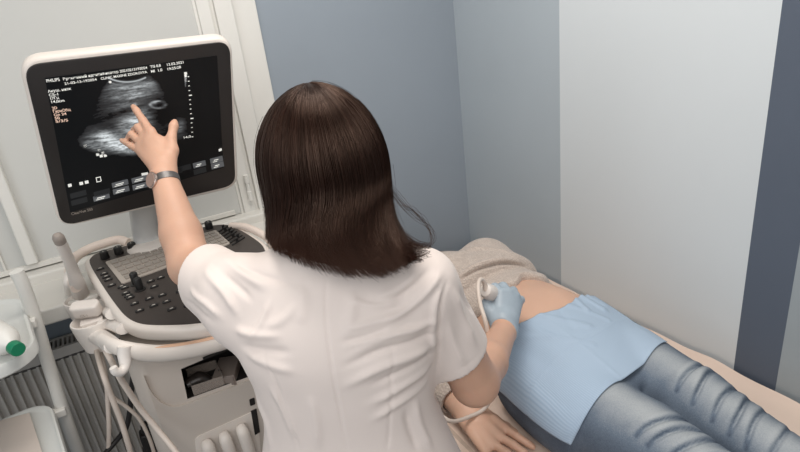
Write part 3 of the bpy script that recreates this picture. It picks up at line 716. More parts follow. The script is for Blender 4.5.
# ================================================================== TROLLEY AT THE LEFT
M_tro = mat('trolley_white_enamel', srgb(214, 212, 206), .4, .02, 6); M_tray = mat('tray_white', srgb(206, 207, 203), .35, .02, 6)
tr = thing('trolley', 'white two-shelf trolley with a tubular post at the left edge', 'trolley', (-.45, 1.36, 0))
bm = B(); tube(bm, [A(-.276, 1.41, .06), A(-.276, 1.41, .646), A(-.262, 1.41, .9), A(-.250, 1.408, 1.05), A(-.246, 1.40, 1.12), A(-.2475, 1.398, 1.155)], .0145, 16); finish('post', bm, M_tro, tr)
bm = B(); tube(bm, [A(-.70, 1.41, .06), A(-.70, 1.41, .9), A(-.70, 1.40, 1.155)], .0145, 16); finish('post', bm, M_tro, tr)
def tray(z, xr, xl, yf, yb, r, name, shift=0):
    bm = B(); pts = [A((xr + xl) / 2 + a, (yf + yb) / 2 + b, z) for a, b in rrect(xr - xl, yb - yf, r, 8)]
    ca, sa = math.cos(math.radians(9)), math.sin(math.radians(9)); pts = [A(-.25 + (p[0] + .25) * ca - (p[1] - 1.38) * sa, 1.38 + (p[0] + .25) * sa + (p[1] - 1.38) * ca, p[2]) for p in pts]
    c = sum(pts) / len(pts); sc = lambda p, d: p + nrm(c - p) * d
    rings = [[sc(p, .01) + A(0, 0, -.030) for p in pts], [p + A(0, 0, -.024) for p in pts], [p + A(0, 0, -.006) for p in pts], [sc(p, .003) for p in pts], [sc(p, .009) for p in pts], [sc(p, .014) + A(0, 0, -.004) for p in pts], [sc(p, .024) + A(0, 0, -.006) for p in pts], [sc(p, .058) + A(0, 0, -.006) for p in pts], [sc(p, .061) + A(0, 0, -.009) for p in pts], [sc(p, .066) + A(0, 0, -.009) for p in pts]]
    V = [[bm.verts.new(Vector(p)) for p in q] for q in rings]; n = len(pts)
    for a, b in zip(V, V[1:]):
        for i in range(n): bm.faces.new((a[i], a[(i + 1) % n], b[(i + 1) % n], b[i]))
    bm.faces.new(V[0][::-1]); bm.faces.new(V[-1]); return finish(name, bm, M_tray, tr)
tray(1.05, -.256, -.70, 1.185, 1.56, .075, 'upper_tray'); tray(.80, -.282, -.70, 1.0, 1.45, .06, 'lower_tray')
bm = B()
for y in (1.36, 1.46): box(bm, (-.485, y - .01, .1), (.45, .03, .03))
for x in (-.70, -.276):
    box(bm, (x, 1.36, .09), (.03, .5, .03))
    for y in (1.13, 1.59): lathe(bm, A(x - .01, y, .035), (1, 0, 0), [(0, .03), (.003, .035), (.019, .035), (.022, .03)], 18)
finish('trolley_base', bm, M_tro, tr, bevel=.004)
bm = B(); box(bm, (-.262, 1.39, 1.03), (.03, .03, .02)); finish('bracket', bm, M_tro, tr, bevel=.003)
bm = B(); box(bm, (-.277, 1.40, .78), (.03, .03, .02)); finish('bracket', bm, M_tro, tr, bevel=.003)
# bottle with green cap
bt = thing('gel_bottle', 'white squeeze bottle with a green cap lying on the upper trolley tray', 'bottle', pz(8, 345, 1.045))
a = pz(17, 349, 1.073); ax = nrm(pz(-14, 330, 1.080) - a)
bm = B(); lathe(bm, a + ax * .012, ax, [(0, .008), (.012, .009), (.02, .016), (.035, .026), (.05, .03), (.15, .03), (.158, .026)], 20); finish('bottle_body', bm, M_white, bt)
bm = B(); lathe(bm, a - ax * .006, ax, [(0, .0125), (.002, .0138), (.02, .0138), (.022, .012)], 20); finish('cap', bm, mat('green_cap', srgb(18, 120, 84), .4), bt, label='green screw cap')
bm = B(); q = [pz(-30, 430, .797), pz(30, 414, .797), pz(48, 470, .797), pz(-20, 500, .797)]; slab(bm, [p + A(0, 0, .004) for p in q], A(0, 0, -.004)); tag(finish('paper_pad', bm, mat('beige_paper', srgb(204, 192, 182), .8, .03), None, smooth=False), 'beige paper pad lying on the lower trolley tray', 'paper pad')
# ================================================================== SKIN AND CLOTH MATERIALS
M_skin = mat('doctor_skin', srgb(203, 161, 137), .5, .05, 14, .06, 240, sss=.12, spec=.35)
M_skin2 = mat('patient_skin', srgb(212, 172, 148), .45, .05, 10, .06, 240, sss=.12, spec=.4)
M_shirt = mat('white_uniform_cotton', srgb(229, 216, 208), .72, .012, 6, .06, 500, sheen=.1)
M_trou = mat('white_trousers', srgb(214, 210, 206), .75, .02, 6)
M_shoe = mat('white_clog', srgb(200, 198, 194), .5)
M_glove = mat('blue_nitrile', srgb(160, 173, 183), .42, .05, 30, .10, 120, spec=.45)
M_iris = mat('eye_white', srgb(225, 222, 216), .25)
M_dark = mat('hair_brow', srgb(48, 30, 25), .6)
def uvmap(me, uv):
    l = me.uv_layers.new(name='uv'); li = np.empty(len(me.loops), np.int32); me.loops.foreach_get('vertex_index', li); l.data.foreach_set('uv', uv[li].astype(np.float32).ravel())
# ================================================================== THE DOCTOR
fd = nrm(A(.5, .866, 0)); rd = A(fd[1], -fd[0], 0); Z3 = A(0, 0, 1)
SH_L, SH_R = A(.122, .848, 1.200), A(.372, .683, 1.188)
EL = pd(191, 266, 1.07)
TIP = mp_(133.2, 106.5, .0175)
tt = lambda P: (np.asarray(P) - CAM) @ FWD
t_tip = tt(TIP)
WR = pd(164, 177, t_tip - .085)
ER = pd(475, 382, .995); WRR = pd(504, 332, 1.235)
HC = A(.281, .8005, 1.386); hf = nrm(A(-.12, .99, 0)); hr = A(hf[1], -hf[0], 0)
doc = thing('person', 'long-haired woman in a white short-sleeved uniform seen from behind, pointing at the monitor', 'person', (.24, .72, 0))
H = .003
f = Field((-.02, .52, .74), (.80, 1.44, 1.53), H)
TOR = [(.74, 0, -.02, .16, .105, 2.2), (.84, 0, -.015, .150, .098, 2.2), (.95, 0, -.005, .128, .090, 2.2), (1.06, 0, 0, .138, .098, 2.2), (1.14, 0, 0, .150, .098, 2.2), (1.20, 0, .005, .140, .080, 2.1), (1.24, 0, .012, .09, .06, 2), (1.27, 0, .02, .05, .05, 2)]
OT = A(.243, .748, 0)
f.loft(OT, rd, fd, Z3, TOR, 0)
f.cone(OT + fd * .02 + Z3 * 1.22, HC + hf * -.012 - Z3 * .05, .052, .047, .03)
f.ell(HC + Z3 * .012, (.070, .090, .098), [hr, hf, Z3], .02); f.ell(HC + hf * .035 - Z3 * .055, (.050, .058, .056), [hr, hf, Z3], .03)
f.cone(HC + hf * .088 + Z3 * .008, HC + hf * .106 - Z3 * .026, .008, .013, .008)                      # nose
for s in (-1, 1):
    f.ell(HC + hr * s * .073 - Z3 * .006 - hf * .004, (.010, .018, .030), [hr, hf, Z3], .006)         # ears
    f.ell(HC + hf * .086 + hr * s * .031 + Z3 * .012, (.016, .012, .011), [hr, hf, Z3], .006, 'cut'); f.cone(HC + hf * .087 + hr * s * .012 + Z3 * .027, HC + hf * .078 + hr * s * .046 + Z3 * .026, .006, .005, .008)
f.cone(HC + hf * .090 - hr * .018 - Z3 * .052, HC + hf * .090 + hr * .018 - Z3 * .052, .007, .007, .004)
f.chain([SH_L, EL], [.050, .040], .02); f.chain([EL, EL * .65 + WR * .35, WR], [.041, .039, .0255], .012)
f.chain([SH_R, ER], [.052, .042], .02); f.chain([ER, ER * .65 + WRR * .35, WRR], [.042, .040, .027], .012)
# ---- left hand: palm towards the screen, index finger out, the others bent
def q(px, py, d): return pd(px, py, t_tip + d)
kn = dict(i=q(150.5, 131.5, -.035), m=q(145.5, 136.5, -.030), r=q(141.5, 143, -.030), p=q(141, 151, -.034))
wr0 = q(164, 172, -.078); pn = nrm(FWD * .92 + UP * .3)
for k, wx in (('i', 168), ('m', 164), ('r', 160.5), ('p', 157)):
    f.cone(q(wx, 167, -.072), kn[k], .0165 if k in 'mr' else .0155, .0118, .012, flat=(pn, .85))
f.cone(WR, q(163.5, 167, -.072), .0255, .024, .012, flat=(pn, .85)); f.cone(q(163, 163, -.068), q(152, 144, -.044), .019, .016, .012, flat=(pn, .8))
f.chain([kn['i'], q(143, 120.5, -.020), q(136.8, 111, -.008), q(133.6, 106.8, -.001)], [.0098, .0086, .0076, .0066], .004)
f.chain([kn['m'], q(138.0, 127.2, -.022), q(134.2, 130.2, .000), q(137, 136, .006)], [.0094, .0086, .0074, .0066], .002)
f.chain([kn['r'], q(131.6, 134.2, -.020), q(129.0, 137.2, .000), q(133, 142, .006)], [.0092, .0082, .0072, .0064], .002)
f.chain([kn['p'], q(131, 145.6, -.022), q(125.3, 142.2, -.010), q(121.8, 140.4, -.002)], [.0088, .0076, .0066, .0056], .002)
f.chain([q(168, 165, -.068), q(172, 150, -.055), q(171.3, 138, -.046), q(173.8, 126, -.036), q(174.6, 121.8, -.032)], [.0155, .0132, .0100, .0092, .0066], .006)
f.cone(q(166, 160, -.062), q(160, 142, -.045), .016, .012, .012, flat=(pn, .8)); f.cone(q(171, 153, -.056), q(158, 140, -.045), .008, .007, .012)
# ---- right hand, bent over the probe
tg = 1.285
PT = pd(489.5, 292.5, tg - .01)                          # upper end of the probe
def g(px, py, d): return pd(px, py, tg + d)
WRH = WRR
def right_hand(F, gr):
    kk = dict(i=g(501, 293.5, -.006), m=g(508.5, 293, -.002), r=g(514.5, 296, .004), p=g(517.5, 302.5, .010))
    for k, wx in (('i', 498), ('m', 503), ('r', 507), ('p', 510)):
        F.cone(g(wx, 322, -.036), kk[k], .0165 + gr, .0118 + gr, .012, flat=(FWD, .9))
    F.cone(WRH, g(504, 320, -.036), .027 + gr, .024 + gr, .012)
    F.chain([kk['i'], g(495, 287.5, .012), g(489.5, 289, .030), g(488, 296, .040)], [.0105 + gr, .0095 + gr, .0085 + gr, .0075 + gr], .003)
    F.chain([kk['m'], g(503, 286.5, .022), g(496, 289, .040), g(493, 297, .048)], [.0105 + gr, .0095 + gr, .0085 + gr, .0075 + gr], .003)
    F.chain([kk['r'], g(513, 291, .030), g(506, 293, .048), g(501, 300, .054)], [.0102 + gr, .0092 + gr, .0082 + gr, .0073 + gr], .003)
    F.chain([kk['p'], g(520.5, 300, .032), g(515, 302, .050), g(508, 307, .054)], [.0098 + gr, .0086 + gr, .0076 + gr, .0068 + gr], .003)
    F.chain([g(496, 320, -.034), g(489.5, 311, -.020), g(487, 304, -.008), g(488.5, 298, .004)], [.0155 + gr, .0125 + gr, .0105 + gr, .0085 + gr], .006)
right_hand(f, -.0012)
V, F = f.mesh(2); V = relax(V, F, .4)
body('body', V, F, M_skin, doc)
for s in (-1, 1):
    bm = B(); bmesh.ops.create_uvsphere(bm, u_segments=16, v_segments=10, radius=.0115, matrix=Matrix.Translation(Vector(HC + hf * .080 + hr * s * .031 + Z3 * .012)))
    bmesh.ops.create_uvsphere(bm, u_segments=10, v_segments=8, radius=.006, matrix=Matrix.Translation(Vector(HC + hf * .0870 + hr * s * .031 + Z3 * .012))); finish('eye', bm, [M_iris], doc)
del f
# glove
f = Field(WRR - .11, WRR + A(.17, .17, .12), .0024); right_hand(f, .0016)
ax_ = nrm(WRR - ER)
f.cone(WRR - ax_ * .004, WRR + ax_ * .03, .0292, .0285, .004); f.cone(WRR - ax_ * .0035, WRR - ax_ * .0005, .0300, .0300, .002)
f.half(WRR - ax_ * .006, -ax_)
V, F = f.mesh(2); body('glove', V, F, M_glove, doc, label='blue disposable glove')
# ---- shirt
f = Field((-.0, .50, .70), (.60, 1.12, 1.32), .0034)
gs = .016
STOR = [(.70, 0, -.02, .205, .14, 2.3), (.80, 0, -.02, .195, .13, 2.3), (.90, 0, -.012, .166, .114, 2.3), (.98, 0, -.005, .147, .108, 2.3), (1.06, 0, 0, .150, .112, 2.3), (1.13, 0, 0, .163, .110, 2.3), (1.18, 0, .004, .165, .100, 2.2), (1.222, 0, .008, .135, .082, 2.1), (1.255, 0, .014, .085, .068, 2), (1.285, 0, .022, .056, .058, 2)]
f.loft(OT, rd, fd, Z3, STOR, 0)
for s, S_ in ((-1, SH_L), (1, SH_R)): f.cone(OT + rd * s * .075 + Z3 * 1.222, S_ + Z3 * .0, .050, .053, .03)
dL = nrm(EL - SH_L); hemL = SH_L + (EL - SH_L) * .60
f.cone(SH_L + A(0, 0, -.004), hemL + dL * .05, .056, .060, .035)
f.cone(SH_L + A(0, 0, -.04) - fd * .02, hemL + dL * .02 + A(.0, 0, -.018), .046, .048, .03)
dR = nrm(ER - SH_R); hemR = SH_R + (ER - SH_R) * .68; nR = nrm(dR + rd * .22)
f.cone(SH_R, hemR + dR * .05, .053, .058, .03)
lo_, hi_ = hemL - .11, hemL + .12
f.half(hemL + A(0, 0, 0), nrm(dL + A(-.15, 0, .0)), 0.0, np.minimum(hemL, hemL + dL * .1) - .085, np.maximum(hemL, hemL + dL * .1) + .085) if False else None
f.cone(hemL + dL * .105, hemL + dL * .106, .10, .10, 0, mode='cut') if False else None
def cutend(F, P, d, r, L):    # trim everything past the hem, then hollow the cuff
    x, y, z = frame_from(d); F.loft(P, x, y, z, [(0.0, 0, 0, r, r, 2), (L, 0, 0, r, r, 2)], 0, 'cut')
dl2 = nrm(dL + A(-.25, 0, .05)); cutend(f, hemL, dl2, .10, .14); cutend(f, hemR, nR, .085, .14)
f.cone(hemL - dl2 * .03, hemL + dl2 * .03, .045, .058, 0, mode='cut'); f.cone(hemR - dR * .03, hemR + nR * .03, .045, .052, 0, mode='cut')
V, F = f.mesh(2); V = relax(V, F, .5)
T = bvh(V, F)
def st(pxs, w, a): return (on_surface(T, pxs), w, a)
S = [st([(270, 300), (262, 322), (250, 342)], .006, .0035), st([(350, 300), (375, 306), (400, 302)], .005, .003), st([(345, 352), (375, 340), (410, 322)], .004, -.0025), st([(230, 262), (262, 276), (295, 284)], .005, -.0025), st([(327, 277), (326, 300), (327, 328), (332, 367), (341, 417), (348, 450)], .0024, -.0020), st([(329, 277), (328, 300), (329.5, 328), (335, 367), (344, 417), (351, 450)], .004, .0004),
     st([(393, 330), (392, 370), (391, 400), (389, 436), (387, 451)], .0022, -.0020), st([(262, 350), (275, 380), (284, 405), (295, 436), (300, 451)], .0022, -.002),
     st([(447, 281), (441, 300), (439, 325), (438, 357), (437, 374)], .0035, -.0045), st([(443, 285), (436, 305), (433, 330), (432, 357)], .006, .004),
     st([(436, 321), (412, 330), (385, 336), (350, 350)], .007, .0055), st([(437, 332), (410, 343), (380, 351), (345, 366)], .006, -.005), st([(436, 343), (412, 356), (380, 368), (345, 386)], .008, .0055),
     st([(434, 352), (405, 370), (370, 385)], .006, -.004), st([(432, 362), (405, 384), (370, 404)], .008, .005), st([(428, 378), (400, 402), (372, 420)], .007, .004),
     st([(441, 272), (428, 290), (408, 308), (385, 322)], .007, .006), st([(430, 268), (415, 285), (395, 300)], .006, -.004), st([(420, 270), (400, 288), (375, 298)], .007, .004),
     st([(345, 330), (375, 322), (400, 315)], .006, .0035), st([(340, 342), (365, 337), (390, 328)], .005, -.003),
     st([(205, 270), (222, 290), (238, 315)], .007, .005), st([(212, 262), (232, 282), (252, 300)], .006, -.004), st([(222, 258), (245, 275), (268, 288)], .008, .005),
     st([(190, 290), (204, 302), (222, 318)], .006, .004), st([(185, 300), (200, 312), (215, 322)], .005, -.003), st([(235, 330), (255, 335), (280, 336)], .007, .005), st([(240, 345), (262, 350), (290, 352)], .007, -.004), st([(246, 352), (268, 364), (295, 372)], .008, .004),
     st([(270, 385), (285, 412), (296, 440)], .008, .004), st([(256, 395), (266, 420), (270, 450)], .008, .004), st([(310, 395), (316, 420), (318, 450)], .009, .003),
     st([(415, 400), (420, 425), (432, 450)], .008, .005), st([(405, 410), (410, 430), (418, 450)], .006, -.004), st([(300, 300), (285, 318), (262, 330)], .008, .003),
     st([(452, 290), (462, 315), (476, 345)], .008, .005), st([(460, 290), (473, 312), (487, 335)], .006, -.004), st([(447, 320), (455, 345), (465, 366)], .007, .004),
     st([(455, 371), (468, 364), (480, 352), (489, 338)], .0018, -.0012), st([(354, 290), (352, 310), (348, 330)], .010, .003), st([(300, 285), (303, 305), (300, 325)], .010, .003)]
V = folds(V, F, [(s[0], s[1] * .9, s[2] * 1.1) for s in S if len(s[0]) > 1]); V = relax(V, F, .3)
body('uniform_top', V, F, M_shirt, doc, label='white short-sleeved uniform top with back seams')
del f
# ---- trousers and shoes (below the frame)
f = Field((-.02, .50, .04), (.48, .95, .86), .007)
f.loft(OT, rd, fd, Z3, [(.72, 0, -.02, .172, .12, 2.2), (.80, 0, -.02, .165, .113, 2.2), (.86, 0, -.012, .14, .1, 2.2)], 0)
for s in (-1, 1):
    hp = OT + rd * s * .085 - fd * .02
    f.chain([hp + Z3 * .74, hp + fd * .02 + Z3 * .42, hp - fd * .01 + Z3 * .08], [.09, .068, .06], .02)
    f.half(hp + Z3 * .07, -Z3)
V, F = f.mesh(1); body('trousers', V, F, M_trou, doc)
for s in (-1, 1):
    hp = OT + rd * s * .085 - fd * .02; f = Field(hp - .2 + A(0, 0, .15), hp + A(.22, .25, .14), .006)
    f.chain([hp - fd * .03 + Z3 * .045, hp + fd * .06 + Z3 * .04, hp + fd * .15 + Z3 * .032], [.042, .042, .034], .02); f.half(A(0, 0, .0), -Z3); V, F = f.mesh(1); body('shoe', V, F, M_shoe, doc)
# ---- wristwatch
wa = nrm(WR - EL); wc = WR - wa * .012; X_, Y_, _z = frame_from(wa, RT)
bm = B(); ringp = [wc + (X_ * math.cos(a) * .0275 + Y_ * math.sin(a) * .0265) for a in np.linspace(0, 2 * math.pi, 40)]
for i in range(39):
    a, b = ringp[i], ringp[i + 1]; na, nb_ = nrm(a - wc), nrm(b - wc)
    vs = [bm.verts.new(Vector(p)) for p in (a - wa * .0075, b - wa * .0075, b + wa * .0075, a + wa * .0075, a - wa * .0075 + na * .0018, b - wa * .0075 + nb_ * .0018, b + wa * .0075 + nb_ * .0018, a + wa * .0075 + na * .0018)]
    for qd in ((4, 5, 6, 7), (0, 3, 2, 1), (0, 1, 5, 4), (2, 3, 7, 6)): bm.faces.new([vs[k] for k in qd])
bmesh.ops.remove_doubles(bm, verts=bm.verts, dist=1e-5)
watch = finish('wristwatch', bm, mat('grey_mesh_strap', srgb(104, 100, 98), .4, .1, 200, metal=.5), doc, label='grey mesh strap watch')
wn = nrm(-FWD * .80 - RT * .62 + UP * .1); wn = nrm(wn - wa * (wn @ wa)); wp = wc + wn * .0275
bm = B(); lathe(bm, wp - wn * .001, wn, [(0, .0150), (.001, .0170), (.005, .0170), (.0062, .0155)], 24); finish('watch_case', bm, mat('rose_steel', srgb(196, 176, 166), .25, .02, metal=.8), watch)
bm = B(); lathe(bm, wp + wn * .0050, wn, [(0, .0146), (.0016, .0146)], 24); Yd = np.cross(wn, wa)
box(bm, wp + wn * .0068 + wa * .003, (.0008, .0008, .0004)); finish('watch_dial', bm, mat('taupe_dial', srgb(150, 124, 112), .3), watch)
# ---- hair
phis = np.array([-125, -100, -60, -30, 0, 30, 60, 90, 110, 125.])
bot = np.array([pd(272, 232, .89), pd(268, 238, .84), pd(276, 251, .795), pd(305, 265, .755), pd(345, 276, .735), pd(382, 276, .732), pd(404, 266, .752), pd(413, 256, .785), pd(408, 245, .83), pd(400, 225, .88)])
def hair_pt(phi, s, out=0.0, ext=0.0, sw=1.0):
    """phi degrees from the back of the head (positive to her right), s from crown 0 to tips 1"""
    if s > .64: phi = phi + sw * 34 * ((s - .64) / .36) ** 2.2 * math.exp(-((phi - 10) / 70) ** 2)
    ph = math.radians(phi); h = -hf * math.cos(ph) + hr * math.sin(ph)
    Rh = math.hypot(.098 * math.cos(ph), .084 * math.sin(ph)) + .0105; Ru = .124
    crown = HC + Z3 * .0 - hf * .010
    s1 = .40
    bp = np.array([np.interp(phi, phis, bot[:, j]) for j in range(3)])
    eq = crown + h * Rh
    if s < s1:
        th = (s / s1) * math.pi / 2; return crown + Z3 * (Ru + out) * math.cos(th) + h * (Rh + out) * math.sin(th) ** 1.06
    t = (s - s1) / (1 - s1); t_ = t * (1 + ext)
    L = np.linalg.norm(bp - eq); m0 = -Z3 * L * 1.0; m1 = (bp - eq) * 1.0 + h * .02
    p = (2 * t_**3 - 3 * t_**2 + 1) * eq + (t_**3 - 2 * t_**2 + t_) * m0 + (-2 * t_**3 + 3 * t_**2) * bp + (t_**3 - t_**2) * m1
    return p + h * out
nu, nv = 120, 80
G = np.array([[hair_pt(-125 + 250 * i / (nu - 1), (j / (nv - 1)) ** .9 * .965, -.0045) for j in range(nv)] for i in range(nu)])
cl = np.array([math.sin(i * 1.7) * .5 + math.sin(i * .61 + 1) * .6 for i in range(nu)])
hdir = np.array([-hf * math.cos(math.radians(-125 + 250 * i / (nu - 1))) + hr * math.sin(math.radians(-125 + 250 * i / (nu - 1))) for i in range(nu)])
sv = np.linspace(0, 1, nv); G += hdir[:, None, :] * (cl[:, None] * .0016 * np.clip(sv * 2 - .4, 0, 1)[None, :])[:, :, None]
inner = G - hdir[:, None, :] * .014 - Z3 * .006
Vh = np.concatenate([G.reshape(-1, 3), inner.reshape(-1, 3)]); off = nu * nv; Fh = []
for i in range(nu - 1):
    for j in range(nv - 1):
        a = i * nv + j; Fh.append((a, a + nv, a + nv + 1, a + 1)); Fh.append((a + off + 1, a + nv + off + 1, a + nv + off, a + off))
for i in range(nu - 1): a = i * nv + nv - 1; Fh.append((a, a + nv, a + nv + off, a + off))
for j in range(nv - 1):
    a = j; Fh.append((a, a + 1, a + off + 1, a + off)); a = (nu - 1) * nv + j; Fh.append((a + 1, a, a + off, a + off + 1))
Fh = np.array(Fh)
def hair_material(name, base, tip):
    m = bpy.data.materials.new(name); m.use_nodes = True; nt = m.node_tree; N, L = nt.nodes, nt.links; p = N['Principled BSDF']
    uv = N.new('ShaderNodeUVMap'); uv.uv_map = 'uv'; mp = N.new('ShaderNodeMapping'); mp.inputs['Scale'].default_value = (260, 2.2, 1); L.new(uv.outputs[0], mp.inputs[0])
    nz = N.new('ShaderNodeTexNoise'); nz.inputs['Scale'].default_value = 1; nz.inputs['Detail'].default_value = 3; L.new(mp.outputs[0], nz.inputs[0])
    rp = N.new('ShaderNodeValToRGB'); rp.color_ramp.elements[0].position = .3; rp.color_ramp.elements[1].position = .75; rp.color_ramp.elements[0].color = base; rp.color_ramp.elements[1].color = tip
    sp = N.new('ShaderNodeSeparateXYZ'); L.new(uv.outputs[0], sp.inputs[0]); pw = N.new('ShaderNodeMath'); pw.operation = 'POWER'; pw.inputs[1].default_value = 9; L.new(sp.outputs[1], pw.inputs[0])
    am = N.new('ShaderNodeMath'); am.operation = 'MULTIPLY_ADD'; am.inputs[1].default_value = .38; L.new(pw.outputs[0], am.inputs[0]); L.new(nz.outputs[0], am.inputs[2])
    L.new(am.outputs[0], rp.inputs[0]); L.new(rp.outputs[0], p.inputs['Base Color']); p.inputs['Roughness'].default_value = .30; p.inputs['Specular IOR Level'].default_value = .55; p.inputs['Specular Tint'].default_value = (1, .66, .50, 1)
    b = N.new('ShaderNodeBump'); b.inputs['Strength'].default_value = .5; b.inputs['Distance'].default_value = .002; L.new(nz.outputs[0], b.inputs['Height']); L.new(b.outputs[0], p.inputs['Normal'])
    return m
M_hair = hair_material('brown_hair', srgb(11, 6, 5), srgb(42, 22, 16))
NS, SEG = 5200, 30; VS = []; FS = []; UV = []
uvb = np.array([[i / nu, j / nv] for i in range(nu) for j in range(nv)] * 2)
for k in range(NS):
    stray = k > NS - 45
    phi0 = rng.uniform(-122, 122); lift = abs(rng.normal(0, .0016)) + (.002 + abs(rng.normal(0, .004)) if stray else 0); ext = rng.normal(-.008, .02); wob = rng.uniform(0, 6.28); wa_ = rng.uniform(.5, 2.2) * (2.2 if stray else 1); swp = rng.uniform(.7, 1.45); drift = rng.normal(0, 2.2) * (2 if stray else 1)
    s0 = rng.uniform(0, .35) ** 1.2 if not stray else rng.uniform(.0, .5); s1 = 1.0 if not stray else rng.uniform(.6, 1)
    P = np.array([hair_pt(np.clip(phi0 + drift * s + wa_ * math.sin(5 * s + wob) * s, -125, 125), s, lift * (.4 + s), ext, swp) for s in np.linspace(s0, s1, SEG)])
    r = .00055 * (rng.uniform(.7, 1.2)) * (.5 if stray else 1)
    T_ = np.gradient(P, axis=0); T_ /= np.linalg.norm(T_, axis=1)[:, None] + 1e-9
    td = hf * math.sin(math.radians(phi0)) + hr * math.cos(math.radians(phi0)); a1 = td - T_ * (T_ @ td)[:, None]; a1 /= np.linalg.norm(a1, axis=1)[:, None] + 1e-9; a2 = np.cross(T_, a1)
    rr = r * (np.linspace(1, .12, SEG) ** .7)[:, None]; o = len(VS) * SEG * 3
    VS.append(np.stack([P + a1 * rr, P + (-.5 * a1 + .866 * a2) * rr, P + (-.5 * a1 - .866 * a2) * rr], 1).reshape(-1, 3))
    UV.append(np.stack([np.full(SEG * 3, rng.random()), np.repeat(np.linspace(s0, s1, SEG), 3)], 1))
    ii = np.arange(SEG - 1)
    for c in range(3): FS.append(np.stack([o + ii * 3 + c, o + ii * 3 + (c + 1) % 3, o + ii * 3 + 3 + (c + 1) % 3, o + ii * 3 + 3 + c], 1))
def add_strand(P, r, v0=.6, v1=1.0):
    P = np.array(P); m = len(P); T_ = np.gradient(P, axis=0); T_ /= np.linalg.norm(T_, axis=1)[:, None] + 1e-9
    a1 = np.cross(T_, FWD); a1 /= np.linalg.norm(a1, axis=1)[:, None] + 1e-9; a2 = np.cross(T_, a1); rr = r * np.linspace(1, .4, m)[:, None]; o = sum(len(v) for v in VS)
    VS.append(np.stack([P + a1 * rr, P + (-.5 * a1 + .866 * a2) * rr, P + (-.5 * a1 - .866 * a2) * rr], 1).reshape(-1, 3)); UV.append(np.stack([np.full(m * 3, rng.random()), np.repeat(np.linspace(v0, v1, m), 3)], 1)); ii = np.arange(m - 1)
    for c in range(3): FS.append(np.stack([o + ii * 3 + c, o + ii * 3 + (c + 1) % 3, o + ii * 3 + 3 + (c + 1) % 3, o + ii * 3 + 3 + c], 1))
for k in range(420):      # ends flicking out over her right shoulder
    ph_ = rng.uniform(30, 105); s_0 = rng.uniform(.66, .8); a_ = hair_pt(ph_, s_0); b_ = hair_pt(ph_, s_0 + .13); e_ = pd(rng.uniform(409, 432), rng.uniform(242, 257), rng.uniform(.775, .80)); 
    if rng.random() < .5: e_ = pd(rng.uniform(398, 424), rng.uniform(255, 263), rng.uniform(.755, .775))
    c_ = b_ * .45 + e_ * .55 - Z3 * .010
    add_strand(catmull([a_, b_, c_, e_], 7), .0005)
for k in range(16):       # loose wisps
    j_ = rng.normal(0, 2.5, 8); add_strand(catmull([hair_pt(95 + j_[0] * 2, .45), pd(400 + j_[1], 200 + j_[2], .80), pd(414 + j_[3], 213 + j_[4], .79), pd(427 + j_[5], 226 + j_[6], .79), pd(433 + j_[7], 240 + j_[1], .79), pd(427 + j_[2], 249, .79)], 7), .00032)
VS = np.concatenate(VS); FS = np.concatenate(FS) + len(Vh)
me = mesh_np('hair', np.concatenate([Vh, VS]), np.concatenate([Fh, FS])); uvmap(me, np.concatenate([uvb, np.concatenate(UV)])); wrap('hair', me, M_hair, doc, angle=180, label='long straight dark brown hair')
# ================================================================== PROBE IN HER HAND
pa = nrm(g(509, 303, .075) - PT)
hp_ = thing('ultrasound_probe', 'white probe held on the belly by the blue gloved hand', 'ultrasound probe', PT + pa * .11)
bm = B(); lathe(bm, PT - pa * .004, pa, [(-.020, .009), (-.018, .014), (-.010, .0180), (.006, .0195), (.03, .0185), (.05, .0175), (.075, .02), (.088, .022)], 22); finish('handle', bm, M_probe, hp_)
bm = B(); tube(bm, [PT - pa * .020, pd(484.5, 283, tg - .03), pd(481.5, 279.5, tg - .04), pd(479, 281.5, tg - .055), pd(478.3, 290, tg - .075), pd(480.5, 305, tg - .095), pd(485.5, 322, tg - .115), pd(489, 345, tg - .10), pd(492, 375, tg - .04), pd(491, 395, tg + .02), pd(484, 409, tg + .025), pd(470, 416.5, tg + .010), pd(457, 421, tg - .02), pd(448.5, 420.5, tg - .035), pd(440, 416, tg - .03), pd(425, 420, tg - .05), pd(410, 440, tg - .1)], [.006, .0052] + [.0048] * 15, 10); finish('cable', bm, M_cable, hp_, label='pale cable looping under the arm')

# ================================================================== THE PATIENT
pat = thing('person', 'patient lying on the couch in beige sweater and blue jeans with a bare belly', 'person', (.87, .8, .625))
X3, Y3 = A(1, 0, 0), A(0, 1, 0)
PT_ = [(1.45, .87, .72, .10, .06, 2.2), (1.38, .87, .725, .168, .085, 2.3), (1.28, .87, .735, .155, .100, 2.3), (1.15, .87, .735, .142, .100, 2.3), (1.02, .87, .742, .150, .115, 2.3), (.92, .868, .742, .158, .118, 2.3), (.82, .866, .728, .168, .102, 2.3), (.70, .866, .715, .165, .088, 2.3)]
HDP = A(.79, 1.605, .74)
f = Field((.46, .60, .61), (1.24, 1.76, .92), .0032)
f.loft(A(0, 0, 0), X3, Z3, Y3, PT_, 0)
f.cone((.87, 1.42, .73), (.825, 1.535, .73), .052, .05, .03); f.ell(HDP, (.072, .100, .092), None, .02); f.ell(HDP + A(0, -.05, .02), (.05, .06, .055), None, .03)
f.cone(HDP + A(0, -.01, .085), HDP + A(0, -.035, .098), .009, .012, .008)
for s in (-1, 1):
    f.ell(HDP + A(s * .073, 0, .0), (.010, .030, .018), None, .006); f.ell(HDP + A(s * .031, .008, .084), (.014, .010, .010), None, .005, 'cut')
f.cone(HDP + A(-.02, -.06, .083), HDP + A(.02, -.06, .083), .007, .007, .004)
WN = pz(463, 408, .668); 
